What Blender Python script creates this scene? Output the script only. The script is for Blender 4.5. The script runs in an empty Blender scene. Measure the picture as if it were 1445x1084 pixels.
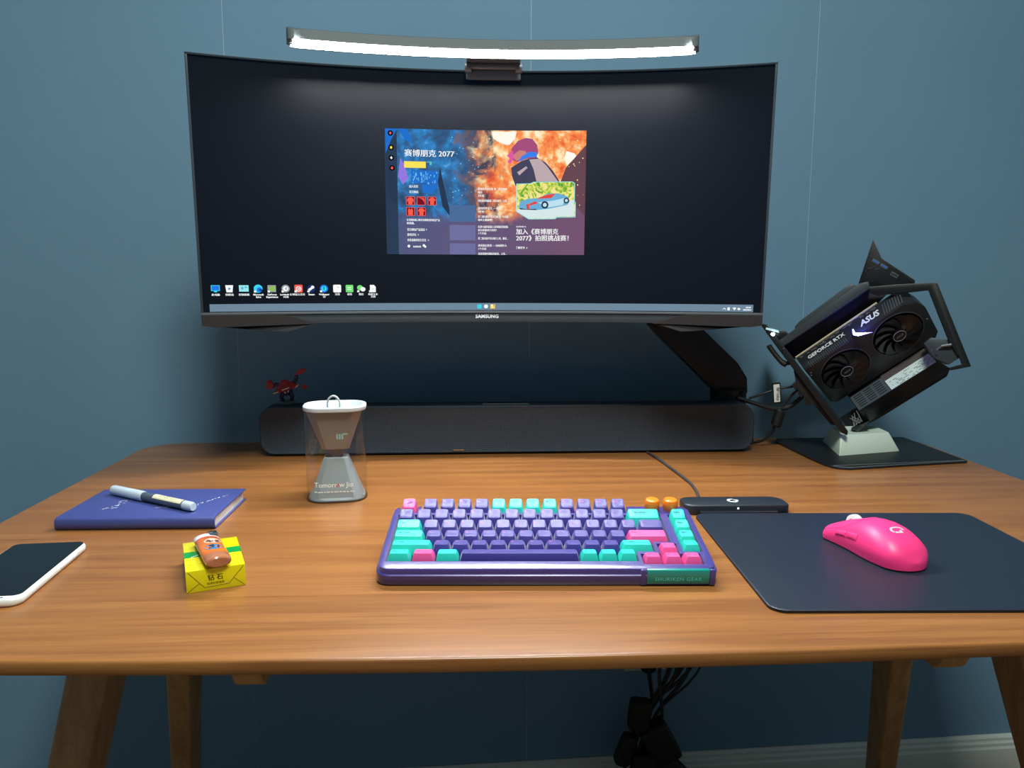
import bpy, bmesh, math, random
from mathutils import Vector, Matrix
random.seed(7)
PI = math.pi
SC = bpy.context.scene
COL = SC.collection
DZ = 750.0            # desk top height, millimetres; all lengths below are millimetres from the desk top
S = 0.001

# ------------------------------------------------------------------ camera
F_PX, W_PX = 1085.0, 1445.0
cam_d = bpy.data.cameras.new('camera'); cam_d.sensor_width = 36.0
cam_d.lens = 36.0 * F_PX / W_PX; cam_d.clip_start = 0.01; cam_d.clip_end = 50
cam = bpy.data.objects.new('camera', cam_d); COL.objects.link(cam)
psi, th, ro = 0.0531, 0.1396, 0.0029
fw = Vector((math.sin(psi) * math.cos(th), math.cos(psi) * math.cos(th), -math.sin(th)))
rt = Vector((math.cos(psi), -math.sin(psi), 0)); up = rt.cross(fw)
r2 = rt * math.cos(ro) + up * math.sin(ro); u2 = -rt * math.sin(ro) + up * math.cos(ro)
cam.matrix_world = Matrix(((r2.x, u2.x, -fw.x, 0), (r2.y, u2.y, -fw.y, 0), (r2.z, u2.z, -fw.z, (296.12 + DZ) * S), (0, 0, 0, 1)))
SC.camera = cam

# ------------------------------------------------------------------ world, room lamp, exposure
SC.view_settings.view_transform = 'Standard'; SC.view_settings.look = 'None'
SC.view_settings.exposure = 0.0; SC.view_settings.gamma = 1.0
SC.view_settings.use_curve_mapping = False
wd = bpy.data.worlds.new('room_air'); SC.world = wd; wd.use_nodes = True
wd.node_tree.nodes['Background'].inputs[0].default_value = (0.5, 0.6, 0.65, 1)
wd.node_tree.nodes['Background'].inputs[1].default_value = 0.05
def area(name, loc, size, energy, color, sy=None):
    l = bpy.data.lights.new(name, 'AREA'); l.energy = energy; l.color = color; l.size = size * S
    if sy: l.shape = 'RECTANGLE'; l.size_y = sy * S
    o = bpy.data.objects.new(name, l); COL.objects.link(o)
    o.location = Vector((loc[0], loc[1], loc[2] + DZ)) * S
    return o
area('ceiling_lamp_light', (90, 60, 1740), 480, 43, (0.94, 1.0, 0.92))
BAR_GLOW = 300.0

# ------------------------------------------------------------------ materials
def lin(c):
    return tuple(((v / 255) / 12.92 if v <= 10 else (((v / 255) + 0.055) / 1.055) ** 2.4) for v in c) + (1.0,)
MATS = {}
def mat(name, rgb, rough=0.5, metal=0.0, coat=0.0, emit=None, strength=0.0, alpha=None, spec=0.5, noise=None, bump=None, sss=0, trans=0, coat_rough=0.03, sheen=0.0):
    if name in MATS: return MATS[name]
    m = bpy.data.materials.new(name); m.use_nodes = True; nt = m.node_tree; b = nt.nodes['Principled BSDF']
    b.inputs['Base Color'].default_value = lin(rgb); b.inputs['Roughness'].default_value = rough
    b.inputs['Metallic'].default_value = metal; b.inputs['Coat Weight'].default_value = coat
    b.inputs['Specular IOR Level'].default_value = spec
    b.inputs['Transmission Weight'].default_value = trans
    b.inputs['Coat Roughness'].default_value = coat_rough; b.inputs['Sheen Weight'].default_value = sheen; b.inputs['Sheen Roughness'].default_value = 0.35
    if sss:
        b.inputs['Subsurface Weight'].default_value = sss; b.inputs['Subsurface Scale'].default_value = 0.002
    if emit:
        b.inputs['Emission Color'].default_value = lin(emit); b.inputs['Emission Strength'].default_value = strength
    tc = None
    if noise or bump:
        tc = nt.nodes.new('ShaderNodeTexCoord')
    if noise:      # (scale, amount)
        n = nt.nodes.new('ShaderNodeTexNoise'); n.inputs['Scale'].default_value = noise[0]; n.inputs['Detail'].default_value = 4
        nt.links.new(tc.outputs['Object'], n.inputs['Vector'])
        r = nt.nodes.new('ShaderNodeValToRGB'); c = lin(rgb); k = noise[1]
        r.color_ramp.elements[0].position = 0.3; r.color_ramp.elements[1].position = 0.7
        r.color_ramp.elements[0].color = tuple(v * (1 - k) for v in c[:3]) + (1,)
        r.color_ramp.elements[1].color = tuple(min(1, v * (1 + k)) for v in c[:3]) + (1,)
        nt.links.new(n.outputs['Fac'], r.inputs[0]); nt.links.new(r.outputs[0], b.inputs['Base Color'])
    if bump:       # (scale, strength)
        n = nt.nodes.new('ShaderNodeTexNoise'); n.inputs['Scale'].default_value = bump[0]; n.inputs['Detail'].default_value = 3
        nt.links.new(tc.outputs['Object'], n.inputs['Vector'])
        bp = nt.nodes.new('ShaderNodeBump'); bp.inputs['Strength'].default_value = bump[1]; bp.inputs['Distance'].default_value = 0.0006
        nt.links.new(n.outputs['Fac'], bp.inputs['Height']); nt.links.new(bp.outputs[0], b.inputs['Normal'])
    MATS[name] = m; return m
def glow(name, rgb, k=1.0):
    """a pixel colour of the lit display"""
    if name in MATS: return MATS[name]
    m = bpy.data.materials.new(name); m.use_nodes = True; nt = m.node_tree; nt.nodes.clear()
    e = nt.nodes.new('ShaderNodeEmission'); o = nt.nodes.new('ShaderNodeOutputMaterial')
    e.inputs[0].default_value = lin(rgb); e.inputs[1].default_value = k
    nt.links.new(e.outputs[0], o.inputs[0]); MATS[name] = m; return m
def clear_plastic(name, rgb=(235, 240, 240), gloss=0.08, tint=0.9):
    m = bpy.data.materials.new(name); m.use_nodes = True; nt = m.node_tree; nt.nodes.clear()
    o = nt.nodes.new('ShaderNodeOutputMaterial'); t = nt.nodes.new('ShaderNodeBsdfTransparent'); g = nt.nodes.new('ShaderNodeBsdfGlossy')
    t.inputs[0].default_value = (tint, tint, tint, 1); g.inputs[0].default_value = lin(rgb); g.inputs[1].default_value = gloss
    fr0 = nt.nodes.new('ShaderNodeLayerWeight'); fr0.inputs[0].default_value = 0.5; fr1 = nt.nodes.new('ShaderNodeMath'); fr1.operation = 'POWER'; fr1.inputs[1].default_value = 4.0; nt.links.new(fr0.outputs['Facing'], fr1.inputs[0])
    fr = nt.nodes.new('ShaderNodeMath'); fr.operation = 'MULTIPLY_ADD'; fr.inputs[1].default_value = 0.8; fr.inputs[2].default_value = 0.06; nt.links.new(fr1.outputs[0], fr.inputs[0])
    mx = nt.nodes.new('ShaderNodeMixShader')
    nt.links.new(fr.outputs[0], mx.inputs[0]); nt.links.new(t.outputs[0], mx.inputs[1]); nt.links.new(g.outputs[0], mx.inputs[2])
    nt.links.new(mx.outputs[0], o.inputs[0]); MATS[name] = m; return m

def wood(name, c1, c2, rough, axis='X', scale=1.0):
    m = bpy.data.materials.new(name); m.use_nodes = True; nt = m.node_tree; b = nt.nodes['Principled BSDF']
    tc = nt.nodes.new('ShaderNodeTexCoord'); mp = nt.nodes.new('ShaderNodeMapping')
    sc = {'X': (2.6, 60, 60), 'Z': (60, 60, 2.6)}[axis]
    mp.inputs['Scale'].default_value = tuple(v * scale for v in sc)
    n = nt.nodes.new('ShaderNodeTexNoise'); n.inputs['Scale'].default_value = 1.0; n.inputs['Detail'].default_value = 7; n.inputs['Roughness'].default_value = 0.62
    n.inputs['Distortion'].default_value = 0.25
    n2 = nt.nodes.new('ShaderNodeTexNoise'); n2.inputs['Scale'].default_value = 2.6; n2.inputs['Detail'].default_value = 2
    mp2 = nt.nodes.new('ShaderNodeMapping'); mp2.inputs['Scale'].default_value = tuple(v * scale for v in {'X': (9, 320, 320), 'Z': (320, 320, 9)}[axis])
    n3 = nt.nodes.new('ShaderNodeTexNoise'); n3.inputs['Scale'].default_value = 1.0; n3.inputs['Detail'].default_value = 2
    L = nt.links.new
    L(tc.outputs['Object'], mp.inputs[0]); L(mp.outputs[0], n.inputs['Vector']); L(tc.outputs['Object'], n2.inputs['Vector'])
    L(tc.outputs['Object'], mp2.inputs[0]); L(mp2.outputs[0], n3.inputs['Vector'])
    r = nt.nodes.new('ShaderNodeValToRGB'); r.color_ramp.elements[0].position = 0.34; r.color_ramp.elements[1].position = 0.66
    r.color_ramp.elements[0].color = lin(c1); r.color_ramp.elements[1].color = lin(c2)
    a = nt.nodes.new('ShaderNodeMath'); a.operation = 'MULTIPLY_ADD'; a.inputs[1].default_value = 0.25
    a2 = nt.nodes.new('ShaderNodeMath'); a2.operation = 'MULTIPLY_ADD'; a2.inputs[1].default_value = 0.4
    s2 = nt.nodes.new('ShaderNodeMath'); s2.operation = 'SUBTRACT'; s2.inputs[1].default_value = 0.5
    s3 = nt.nodes.new('ShaderNodeMath'); s3.operation = 'SUBTRACT'; s3.inputs[1].default_value = 0.5
    L(n2.outputs['Fac'], s2.inputs[0]); L(n3.outputs['Fac'], s3.inputs[0])
    L(s2.outputs[0], a.inputs[0]); L(n.outputs['Fac'], a.inputs[2]); L(s3.outputs[0], a2.inputs[0]); L(a.outputs[0], a2.inputs[2])
    L(a2.outputs[0], r.inputs[0]); L(r.outputs[0], b.inputs['Base Color'])
    b.inputs['Roughness'].default_value = rough
    bp = nt.nodes.new('ShaderNodeBump'); bp.inputs['Strength'].default_value = 0.06; bp.inputs['Distance'].default_value = 0.0005
    L(n3.outputs['Fac'], bp.inputs['Height']); L(bp.outputs[0], b.inputs['Normal'])
    MATS[name] = m; return m

# ------------------------------------------------------------------ mesh builder
class MB:
    def __init__(s): s.v = []; s.f = []; s.m = []
    def add(s, vs, fs, mi=0, fn=None):
        k = len(s.v); s.v += [tuple(fn(*v)) if fn else tuple(v) for v in vs]
        s.f += [tuple(i + k for i in f) for f in fs]; s.m += [mi] * len(fs); return s
    def box(s, c, d, mi=0, fn=None, R=None):
        vs = []
        for z in (-1, 1):
            for x, y in ((-1, -1), (1, -1), (1, 1), (-1, 1)):
                p = Vector((x * d[0] / 2, y * d[1] / 2, z * d[2] / 2))
                if R: p = R @ p
                vs.append((p.x + c[0], p.y + c[1], p.z + c[2]))
        return s.add(vs, [(3, 2, 1, 0), (4, 5, 6, 7), (0, 1, 5, 4), (1, 2, 6, 5), (2, 3, 7, 6), (3, 0, 4, 7)], mi, fn)
    def loft(s, loops, mi=0, fn=None, cap0=True, cap1=True, closed=True):
        n = len(loops[0]); vs = [p for l in loops for p in l]; fs = []
        for i in range(len(loops) - 1):
            for j in range(n if closed else n - 1):
                a = i * n + j; b = i * n + (j + 1) % n
                fs.append((a, b, b + n, a + n))
        if cap0: fs.append(tuple(reversed(range(n))))
        if cap1: fs.append(tuple(range((len(loops) - 1) * n, len(loops) * n)))
        return s.add(vs, fs, mi, fn)
    def prism(s, poly, z0, z1, mi=0, fn=None):
        if sum(poly[i - 1][0] * poly[i][1] - poly[i][0] * poly[i - 1][1] for i in range(len(poly))) < 0: poly = poly[::-1]
        return s.loft([[(x, y, z0) for x, y in poly], [(x, y, z1) for x, y in poly]], mi, fn)
    def tube(s, pts, r, n=8, mi=0, fn=None, caps=True):
        P = [Vector(p) for p in pts]; rr = r if isinstance(r, (list, tuple)) else [r] * len(P)
        t = (P[1] - P[0]).normalized(); up = Vector((0, 0, 1)) if abs(t.z) < 0.9 else Vector((1, 0, 0))
        x = t.cross(up).normalized(); loops = []
        for i, p in enumerate(P):
            t = (P[min(i + 1, len(P) - 1)] - P[max(i - 1, 0)]).normalized()
            x = (x - t * x.dot(t)).normalized(); y = t.cross(x)
            loops.append([tuple(p + x * (rr[i] * math.cos(2 * PI * k / n)) + y * (rr[i] * math.sin(2 * PI * k / n))) for k in range(n)])
        return s.loft(loops, mi, fn, caps, caps)
    def lathe(s, prof, n=24, c=(0, 0, 0), mi=0, fn=None, sx=1, sy=1):
        return s.loft([[(c[0] + r * sx * math.cos(2 * PI * k / n), c[1] + r * sy * math.sin(2 * PI * k / n), c[2] + z) for k in range(n)] for r, z in prof], mi, fn)
    def build(s, name, mats, parent=None, bevel=0, seg=2, smooth=35, label=None):
        me = bpy.data.meshes.new(name)
        me.from_pydata([(a * S, b * S, c * S) for a, b, c in s.v], [], s.f)
        mats = mats if isinstance(mats, (list, tuple)) else [mats]
        for m in mats: me.materials.append(m)
        me.polygons.foreach_set('material_index', s.m)
        me.validate(); bm = bmesh.new(); bm.from_mesh(me)
        bmesh.ops.remove_doubles(bm, verts=bm.verts, dist=1e-7)
        bmesh.ops.recalc_face_normals(bm, faces=bm.faces)
        if bevel:
            es = [e for e in bm.edges if len(e.link_faces) == 2 and e.calc_face_angle(0) > math.radians(28)]
            if es: bmesh.ops.bevel(bm, geom=es, offset=bevel * S, segments=seg, affect='EDGES', profile=0.6, clamp_overlap=True)
        bm.to_mesh(me); bm.free()
        if smooth:
            me.shade_smooth(); me.set_sharp_from_angle(angle=math.radians(smooth))
        o = bpy.data.objects.new(name, me); COL.objects.link(o)
        if parent: o.parent = parent
        if label: o['label'] = label
        return o
def thing(name, label, cat, loc=(0, 0, 0), rz=0.0, group=None, rot=None):
    o = bpy.data.objects.new(name, None); COL.objects.link(o); o.empty_display_size = 0.02
    o.location = Vector((loc[0], loc[1], loc[2] + DZ)) * S; o.rotation_euler = rot or (0, 0, rz)
    o['label'] = label; o['category'] = cat
    if group: o['group'] = group
    return o
def tag(o, label, cat, loc=None, rz=0, group=None):
    o['label'] = label; o['category'] = cat
    if group: o['group'] = group
    if loc is not None:
        o.location = Vector((loc[0], loc[1], loc[2] + DZ)) * S; o.rotation_euler = (0, 0, rz)
    return o
def struct(o, loc=(0, 0, 0), rz=0):
    o['kind'] = 'structure'; o.location = Vector((loc[0], loc[1], loc[2] + DZ)) * S; o.rotation_euler = (0, 0, rz); return o
def rrect(x0, y0, x1, y1, r, n=5):
    rs = r if isinstance(r, (list, tuple)) else [r] * 4; out = []
    for (cx, cy, a), q in zip(((x1, y0, -90), (x1, y1, 0), (x0, y1, 90), (x0, y0, 180)), rs):
        sx = -1 if cx == x1 else 1; sy = 1 if cy == y0 else -1
        for k in range(n + 1):
            t = math.radians(a + 90 * k / n); out.append((cx + sx * q + q * math.cos(t), cy + sy * q + q * math.sin(t)))
    return out
def spline(pts, n=8):
    P = [Vector(p) for p in pts]; out = []
    for i in range(len(P) - 1):
        a, b, c, d = P[max(i - 1, 0)], P[i], P[i + 1], P[min(i + 2, len(P) - 1)]
        for k in range(n):
            t = k / n; out.append(tuple(0.5 * ((2 * b) + (c - a) * t + (2 * a - 5 * b + 4 * c - d) * t * t + (3 * b - a - 3 * c + d) * t ** 3)))
    out.append(tuple(P[-1])); return out
def text_geo(body, size, extrude=0.0, align='CENTER', bold=0.0, res=2, ital=0.0, space=1.0):
    """lettering as vertices and faces in millimetres, baseline on y=0"""
    cu = bpy.data.curves.new('lettering', 'FONT'); cu.body = body; cu.size = size; cu.align_x = align
    cu.extrude = extrude; cu.offset = bold; cu.resolution_u = res; cu.shear = ital; cu.space_character = space
    ob = bpy.data.objects.new('lettering', cu); COL.objects.link(ob)
    dg = bpy.context.evaluated_depsgraph_get()
    me = bpy.data.meshes.new_from_object(ob.evaluated_get(dg))
    vs = [tuple(v.co) for v in me.vertices]; fs = [tuple(p.vertices) for p in me.polygons]
    bpy.data.objects.remove(ob); bpy.data.curves.remove(cu); bpy.data.meshes.remove(me)
    return vs, fs
TXC = {}
def put_text(mb, body, size, fn, mi=0, **k):
    if any(ord(c) > 0x2fff for c in body) and k.get('bold'):
        b_ = k.pop('bold')
        for dx in (-b_, b_): put_text(mb, body, size, lambda x, y, z, dx=dx: fn(x + dx, y, z), mi, **k)
        return mb
    key = (body, size, tuple(sorted(k.items())))
    if key not in TXC: TXC[key] = text_geo(body, size, **k)
    vs, fs = TXC[key]; return mb.add(vs, fs, mi, fn)

# ------------------------------------------------------------------ shared materials
M_wall = mat('blue_wallpaper', (108, 145, 171), 0.75, noise=(2.2, 0.05), bump=(900, 0.35), spec=0.3)
M_seam = mat('wallpaper_backing', (190, 208, 218), 0.8)
M_white_paint = mat('white_painted_wood', (205, 212, 205), 0.45)
M_ceiling = mat('ceiling_paint', (225, 228, 225), 0.9)
M_floor = wood('floor_planks', (120, 88, 60), (150, 112, 78), 0.5)
M_desk = wood('desk_wood', (130, 82, 42), (158, 106, 57), 0.3)
M_leg = wood('leg_wood', (158, 120, 76), (184, 146, 98), 0.5, 'Z')
M_black = mat('black_plastic', (22, 24, 26), 0.42)
M_black_matte = mat('black_matte', (16, 17, 19), 0.65)
M_metal_black = mat('black_powder_coat', (20, 22, 24), 0.38, metal=0.3)
M_chin = mat('dark_grey_plastic', (62, 68, 72), 0.38, metal=0.4)
M_rubber = mat('black_rubber', (14, 14, 15), 0.6)
M_steel = mat('bright_steel', (190, 195, 195), 0.25, metal=1.0)
M_white = mat('white_plastic', (225, 228, 225), 0.35)
M_cyan = mat('cyan_keycap', (40, 205, 188), 0.42)
M_pink = mat('pink_keycap', (228, 84, 152), 0.42)
M_purple = mat('purple_keycap', (52, 43, 136), 0.5, coat=.5, coat_rough=.42, sheen=.25)
M_case = mat('purple_anodised', (62, 55, 132), 0.36, coat=.6, coat_rough=.25, sheen=.2)
M_ink_dark = mat('dark_legend_ink', (40, 40, 90), 0.6)
M_ink_pink = mat('pink_legend_ink', (205, 110, 180), 0.6)
M_ink_cyan = mat('cyan_legend_ink', (70, 200, 200), 0.6)
M_print_white = mat('white_print', (235, 238, 235), 0.5)

# ================================================================== ROOM
WA = math.radians(2.46)                 # the wall is turned a little against the desk
ca, sa = math.cos(WA), math.sin(WA)
WALL_C = (0, 1424, 0)
def on_wall(x, d=0.0, z=0.0):           # x along the wall, d in front of it
    return (WALL_C[0] + x * ca + d * sa, WALL_C[1] + x * sa - d * ca, z)
RZ = -DZ; HC = 1800.0
w = MB(); w.box((0, 59.1, (RZ + HC) / 2), (3600, 118, HC - RZ))
wall = struct(w.build('wall_back', M_seam, smooth=0), WALL_C, WA); wall.location.z = DZ * S
seams = [-1840, -1481, -951, -421, 108, 638, 1168, 1698, 1840]
for i in range(len(seams) - 1):
    a, b = seams[i] + 0.35, seams[i + 1] - 0.35
    m = MB(); m.box(((a + b) / 2, 0.6, (RZ + HC) / 2), (b - a, 1.8, HC - RZ))
    m.build('wallpaper_strip', M_wall, wall, smooth=0)
fl = MB(); fl.box((0, 0, RZ - 30), (3800, 4600, 60)); fl = struct(fl.build('floor', M_floor, smooth=0), (0, -700, 0)); fl.rotation_euler.z = WA
ce = MB(); ce.box((0, 0, HC + 30), (3800, 4600, 60)); struct(ce.build('ceiling', M_ceiling, smooth=0), (0, -700, 0), WA)
M_wall2 = mat('side_wall_paint', (150, 172, 186), 0.8)
for nm, x in (('wall_left', -1860), ('wall_right', 1860)):
    m = MB(); m.box((x, -2000, (RZ + HC) / 2), (100, 4300, HC - RZ)); struct(m.build(nm, M_wall2, smooth=0), WALL_C, WA)
m = MB(); m.box((0, -4100, (RZ + HC) / 2), (3700, 100, HC - RZ)); struct(m.build('wall_front', M_wall2, smooth=0), WALL_C, WA)
# skirting with a stepped profile
prof = [(0, 0), (-16, 0), (-16, 52), (-13, 56), (-13, 63), (-9, 67), (-9, 73), (-4, 78), (0, 78)]
m = MB(); m.loft([[(x, y, z + RZ) for y, z in prof] for x in (-1800, 1800)])
struct(m.build('baseboard_back', M_white_paint, bevel=0.6, smooth=30), (WALL_C[0] + sa * 1.1, WALL_C[1] - ca * 1.1, 0), WA)

# ================================================================== DESK
DX0, DX1, DY0, DY1 = -569.0, 813.0, 563.0, 1372.0
DCX = (DX0 + DX1) / 2
desk = thing('desk', 'orange-brown wooden desk with rounded corners and splayed legs', 'desk', (DCX, 968, RZ))
def dl(x, y, z): return (x - DCX, y - 968, z - RZ)
out = rrect(DX0, 566, DX1, DY1, [70, 62, 62, 70], 10)
gap = max(range(len(out)), key=lambda i: math.hypot(out[i][0] - out[i - 1][0], out[i][1] - out[i - 1][1]) if out[i][1] < 600 and out[i - 1][1] < 600 else 0)
a0, a1 = out[gap - 1], out[gap]
out = out[:gap] + [(a0[0] + (a1[0] - a0[0]) * k / 24, 566) for k in range(1, 24)] + out[gap:] if gap else out + [(a0[0] + (a1[0] - a0[0]) * k / 24, 566) for k in range(1, 24)]
out = [(x, y + 26 * ((x - DCX) / 691) ** 2 * max(0, (968 - y) / 410)) for x, y in out]
# front edge bows a few millimetres outwards towards the middle
def inset(pts, q):
    cx, cy = DCX, 968; hx, hy = (DX1 - DX0) / 2, (DY1 - DY0) / 2
    return [(cx + (x - cx) * (hx - q) / hx, cy + (y - cy) * (hy - q) / hy) for x, y in pts]
m = MB(); m.loft([[dl(x, y, z) for x, y in inset(out, q)] for q, z in ((46, -25), (40, -24.4), (2.6, -13.2), (0.8, -12.2), (0, -10.6), (0, -2.4), (0.5, -1.1), (1.5, -0.3), (3.2, 0))])
m.build('tabletop', M_desk, desk, smooth=50)
def leg(px, py, sx, sy, w0, d0, w1, d1, rz):
    m = MB(); lo = []
    for z, w_, d_ in ((-24, w0, d0), (-400, (w0 + w1) / 2, (d0 + d1) / 2), (RZ, w1, d1)):
        dz = -24 - z; cx, cy = px + sx * dz, py + sy * dz; c, s_ = math.cos(rz), math.sin(rz)
        lo.append([dl(cx + x * c - y * s_, cy + x * s_ + y * c, z) for x, y in rrect(-w_ / 2, -d_ / 2, w_ / 2, d_ / 2, 4, 3)])
    m.loft(lo); return m.build('leg', M_leg, desk)
for sgn in (-1, 1):
    leg(DCX + sgn * 535, 905, sgn * .16, -.30, 50, 74, 32, 42, 0)
    leg(DCX + sgn * 535, 1085, sgn * .15, .30, 42, 70, 30, 40, 0)
    # chamfered rail running front to back under the top
    m = MB(); x = DCX + sgn * 318
    p = [(-24, 622), (-58, 642), (-64, 650), (-64, 1290), (-24, 1316)]
    m.loft([[dl(x + q, yy, zz) for zz, yy in p] for q in (-13, 13)])
    m.build('rail', M_leg, desk, bevel=2)

# ================================================================== MONITOR
MR = 1195.0; MXC, MYC, MZ0 = 23.0, 1166.0, 226.0; MH = 363.0; TILT = math.radians(1.9)
monitor = thing('monitor', 'wide curved black monitor showing a desktop with a game page', 'monitor', (MXC, MYC, MZ0))
def scr(x, w_, d=0.0, R=MR):
    c = math.sqrt(max(R * R - x * x, 1)); y = -(R - c)
    X, Y, Z = x - d * x / R, y - d * c / R, w_
    zz = Z - MH / 2                         # tilt about the middle
    return (X, (Y) * 1.0 - zz * math.sin(TILT), MH / 2 + zz * math.cos(TILT))
def smap(dd=0.0): return lambda x, y, z=0: scr(x, y, dd + z)
def cgrid(mb, x0, x1, z0, z1, d0, d1, n=40, mi=0, R=MR, fn=None):
    """curved slab; z0, z1 numbers or functions of x"""
    g = lambda f, x: f(x) if callable(f) else f
    fn = fn or (lambda x, z, d: scr(x, z, d, R))
    loops = []
    for i in range(n + 1):
        x = x0 + (x1 - x0) * i / n
        loops.append([fn(x, g(z0, x), d0), fn(x, g(z0, x), d1), fn(x, g(z1, x), d1), fn(x, g(z1, x), d0)])
    return mb.loft(loops, mi)
M_panel = mat('display_black', (7, 9, 14), 0.36, emit=(3, 9, 19), strength=1.0, spec=0.14)
m = MB(); cgrid(m, -401, 401, 0, MH, -16, -4, 48); m.build('housing', M_black, monitor, bevel=1.5)
m = MB(); cgrid(m, -250, 250, 60, 300, -46, -15, 24); m.build('rear_cover', M_black_matte, monitor, bevel=8, seg=3)
m = MB(); cgrid(m, -398.5, 398.5, 15, MH - 2, -4, 0, 48); screen = m.build('screen', M_panel, monitor, smooth=60)
m = MB(); cgrid(m, -401, 401, MH - 2.6, MH, -4, 2.2, 48); cgrid(m, -401, -398, 3, MH, -4, 2.2, 4); cgrid(m, 398, 401, 3, MH, -4, 2.2, 4)
m.build('bezel_rim', mat('bezel_rim_grey', (66, 76, 84), 0.28, metal=0.6), monitor, bevel=0.6)
m = MB(); cgrid(m, -401, 401, 14.2, 17.6, -4, 3.0, 48); m.build('lower_trim', mat('lower_trim_grey', (120, 130, 134), 0.3, metal=0.7), monitor, bevel=0.5)
m = MB(); cgrid(m, -401, 401, 0.5, 14.2, -14, 1.6, 48); m.build('chin', M_chin, monitor, bevel=0.6)
M_corner = mat('corner_panel_brown_black', (40, 38, 38), 0.35)
def pcurve(mb, poly, d0, d1, sg):         # outline cut into narrow steps so that it follows the curve
    a = [scr(sg * x, z, d1) for x, z in poly]; b = [scr(sg * x, z, d0) for x, z in poly]
    if sg < 0: a.reverse(); b.reverse()
    mb.loft([b, a])
for sg in (-1, 1):   # faceted panel at each end of the chin, with a sloping fin under it
    m = MB(); n = 9
    for k in range(n):          # strips from x=401 to x=250, top edge falls to a point
        x1 = 401 - (151 * k / n); x0 = 401 - (151 * (k + 1) / n)
        top = lambda x: 14.4 if x > 293 else 14.4 - (293 - x) / 43 * 14.2
        bot = lambda x: -0.6 if x > 392 else -3.4 + (392 - x) / 142 * 3.2
        q = [(x1, bot(x1)), (x1, top(x1)), (x0, top(x0)), (x0, bot(x0))]
        pcurve(m, q, -10, 4.0, sg)
    m.build('corner_panel', M_corner, monitor, smooth=20)
    m = MB(); poly = [(385, -2.5, -4), (252, 0.5, 2), (290, -11, 8), (312, -10, 4)]
    m.add([scr(sg * x, z, d) for x, z, d in poly] + [scr(sg * x, z + 5, d - 22) for x, z, d in poly],
          [(0, 1, 2, 3), (7, 6, 5, 4), (0, 4, 5, 1), (1, 5, 6, 2), (2, 6, 7, 3), (3, 7, 4, 0)])
    m.build('corner_fin', mat('fin_black', (8, 8, 9), .75, spec=.2), monitor, smooth=0)
m = MB(); put_text(m, 'SAMSUNG', 7.4, lambda x, y, z: scr(x + 1, y + 7.0, 1.9 + z), bold=0.25, space=1.05)
m.build('maker_lettering', mat('silver_print', (205, 215, 220), 0.4), monitor, label='silver lettering SAMSUNG')

# ---- what the display shows: flat pixels on the curved panel
def quad(mb, x0, y0, x1, y1, d, mi=0, n=None):
    n = n or max(1, int(abs(x1 - x0) / 9))
    vs = []; fs = []
    for i in range(n + 1):
        x = x0 + (x1 - x0) * i / n; vs += [scr(x, y0, d), scr(x, y1, d)]
    for i in range(n): fs.append((2 * i, 2 * i + 2, 2 * i + 3, 2 * i + 1))
    return mb.add(vs, fs, mi)
def clip_x(pts, k, keep_above):
    out = []; ins = (lambda p: p[0] >= k) if keep_above else (lambda p: p[0] <= k)
    for i in range(len(pts)):
        a, b = pts[i - 1], pts[i]
        if ins(a) != ins(b): t = (k - a[0]) / (b[0] - a[0]); out.append((k, a[1] + t * (b[1] - a[1])))
        if ins(b): out.append(b)
    return out
def spoly(mb, pts, d, mi=0):
    x0 = min(p[0] for p in pts); x1 = max(p[0] for p in pts); n = max(1, int((x1 - x0) / 10) + 1)
    for i in range(n):
        a, b = x0 + (x1 - x0) * i / n, x0 + (x1 - x0) * (i + 1) / n
        q = pts if n == 1 else clip_x(clip_x(pts, a, True), b, False)
        if len(q) > 2: mb.add([scr(x, y, d) for x, y in q], [tuple(range(len(q)))], mi)
    return mb
def disc(mb, cx, cy, r, d, mi=0, n=16, ry=None):
    return spoly(mb, [(cx + r * math.cos(2 * PI * k / n), cy + (ry or r) * math.sin(2 * PI * k / n)) for k in range(n)], d, mi)
G = {k: glow('pixels_' + k, c) for k, c in dict(white=(250, 252, 252), taskbar=(112, 136, 156), taskbar_edge=(140, 165, 185), cyan=(60, 215, 240), teal=(150, 235, 240), blue=(40, 120, 235),
     green=(140, 205, 40), grey=(150, 160, 165), red=(232, 60, 60), darkred=(120, 20, 35), leaf=(120, 225, 120), navy=(20, 30, 60), yellow=(250, 228, 90), side=(46, 64, 88),
     card=(112, 112, 160), cardline=(150, 240, 245), plum=(88, 74, 112), road=(215, 232, 232), car=(110, 175, 215), carlight=(190, 225, 240), carred=(225, 75, 70), tyre=(40, 50, 62),
     jacket=(70, 70, 95), jacketlight=(190, 170, 175), cap=(165, 80, 125), collar=(60, 130, 240), skin=(205, 130, 125), pinkhair=(225, 90, 165), spark=(255, 240, 170), darkblue=(22, 52, 110), red2=(250, 95, 80)).items()}
def W(zx, zy):                     # position inside the game page, measured on its picture, to panel millimetres
    return (-147 + (zx - 55) / 1332 * 293, 280.5 - (zy - 58) / 824 * 179)
def wq(mb, x0, y0, x1, y1, d, mi=0, n=None):
    a = W(x0, y0); b = W(x1, y1); return quad(mb, a[0], b[1], b[0], a[1], d, mi, n)
def wp(mb, pts, d, mi=0): return spoly(mb, [W(*p) for p in pts], d, mi)
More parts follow.
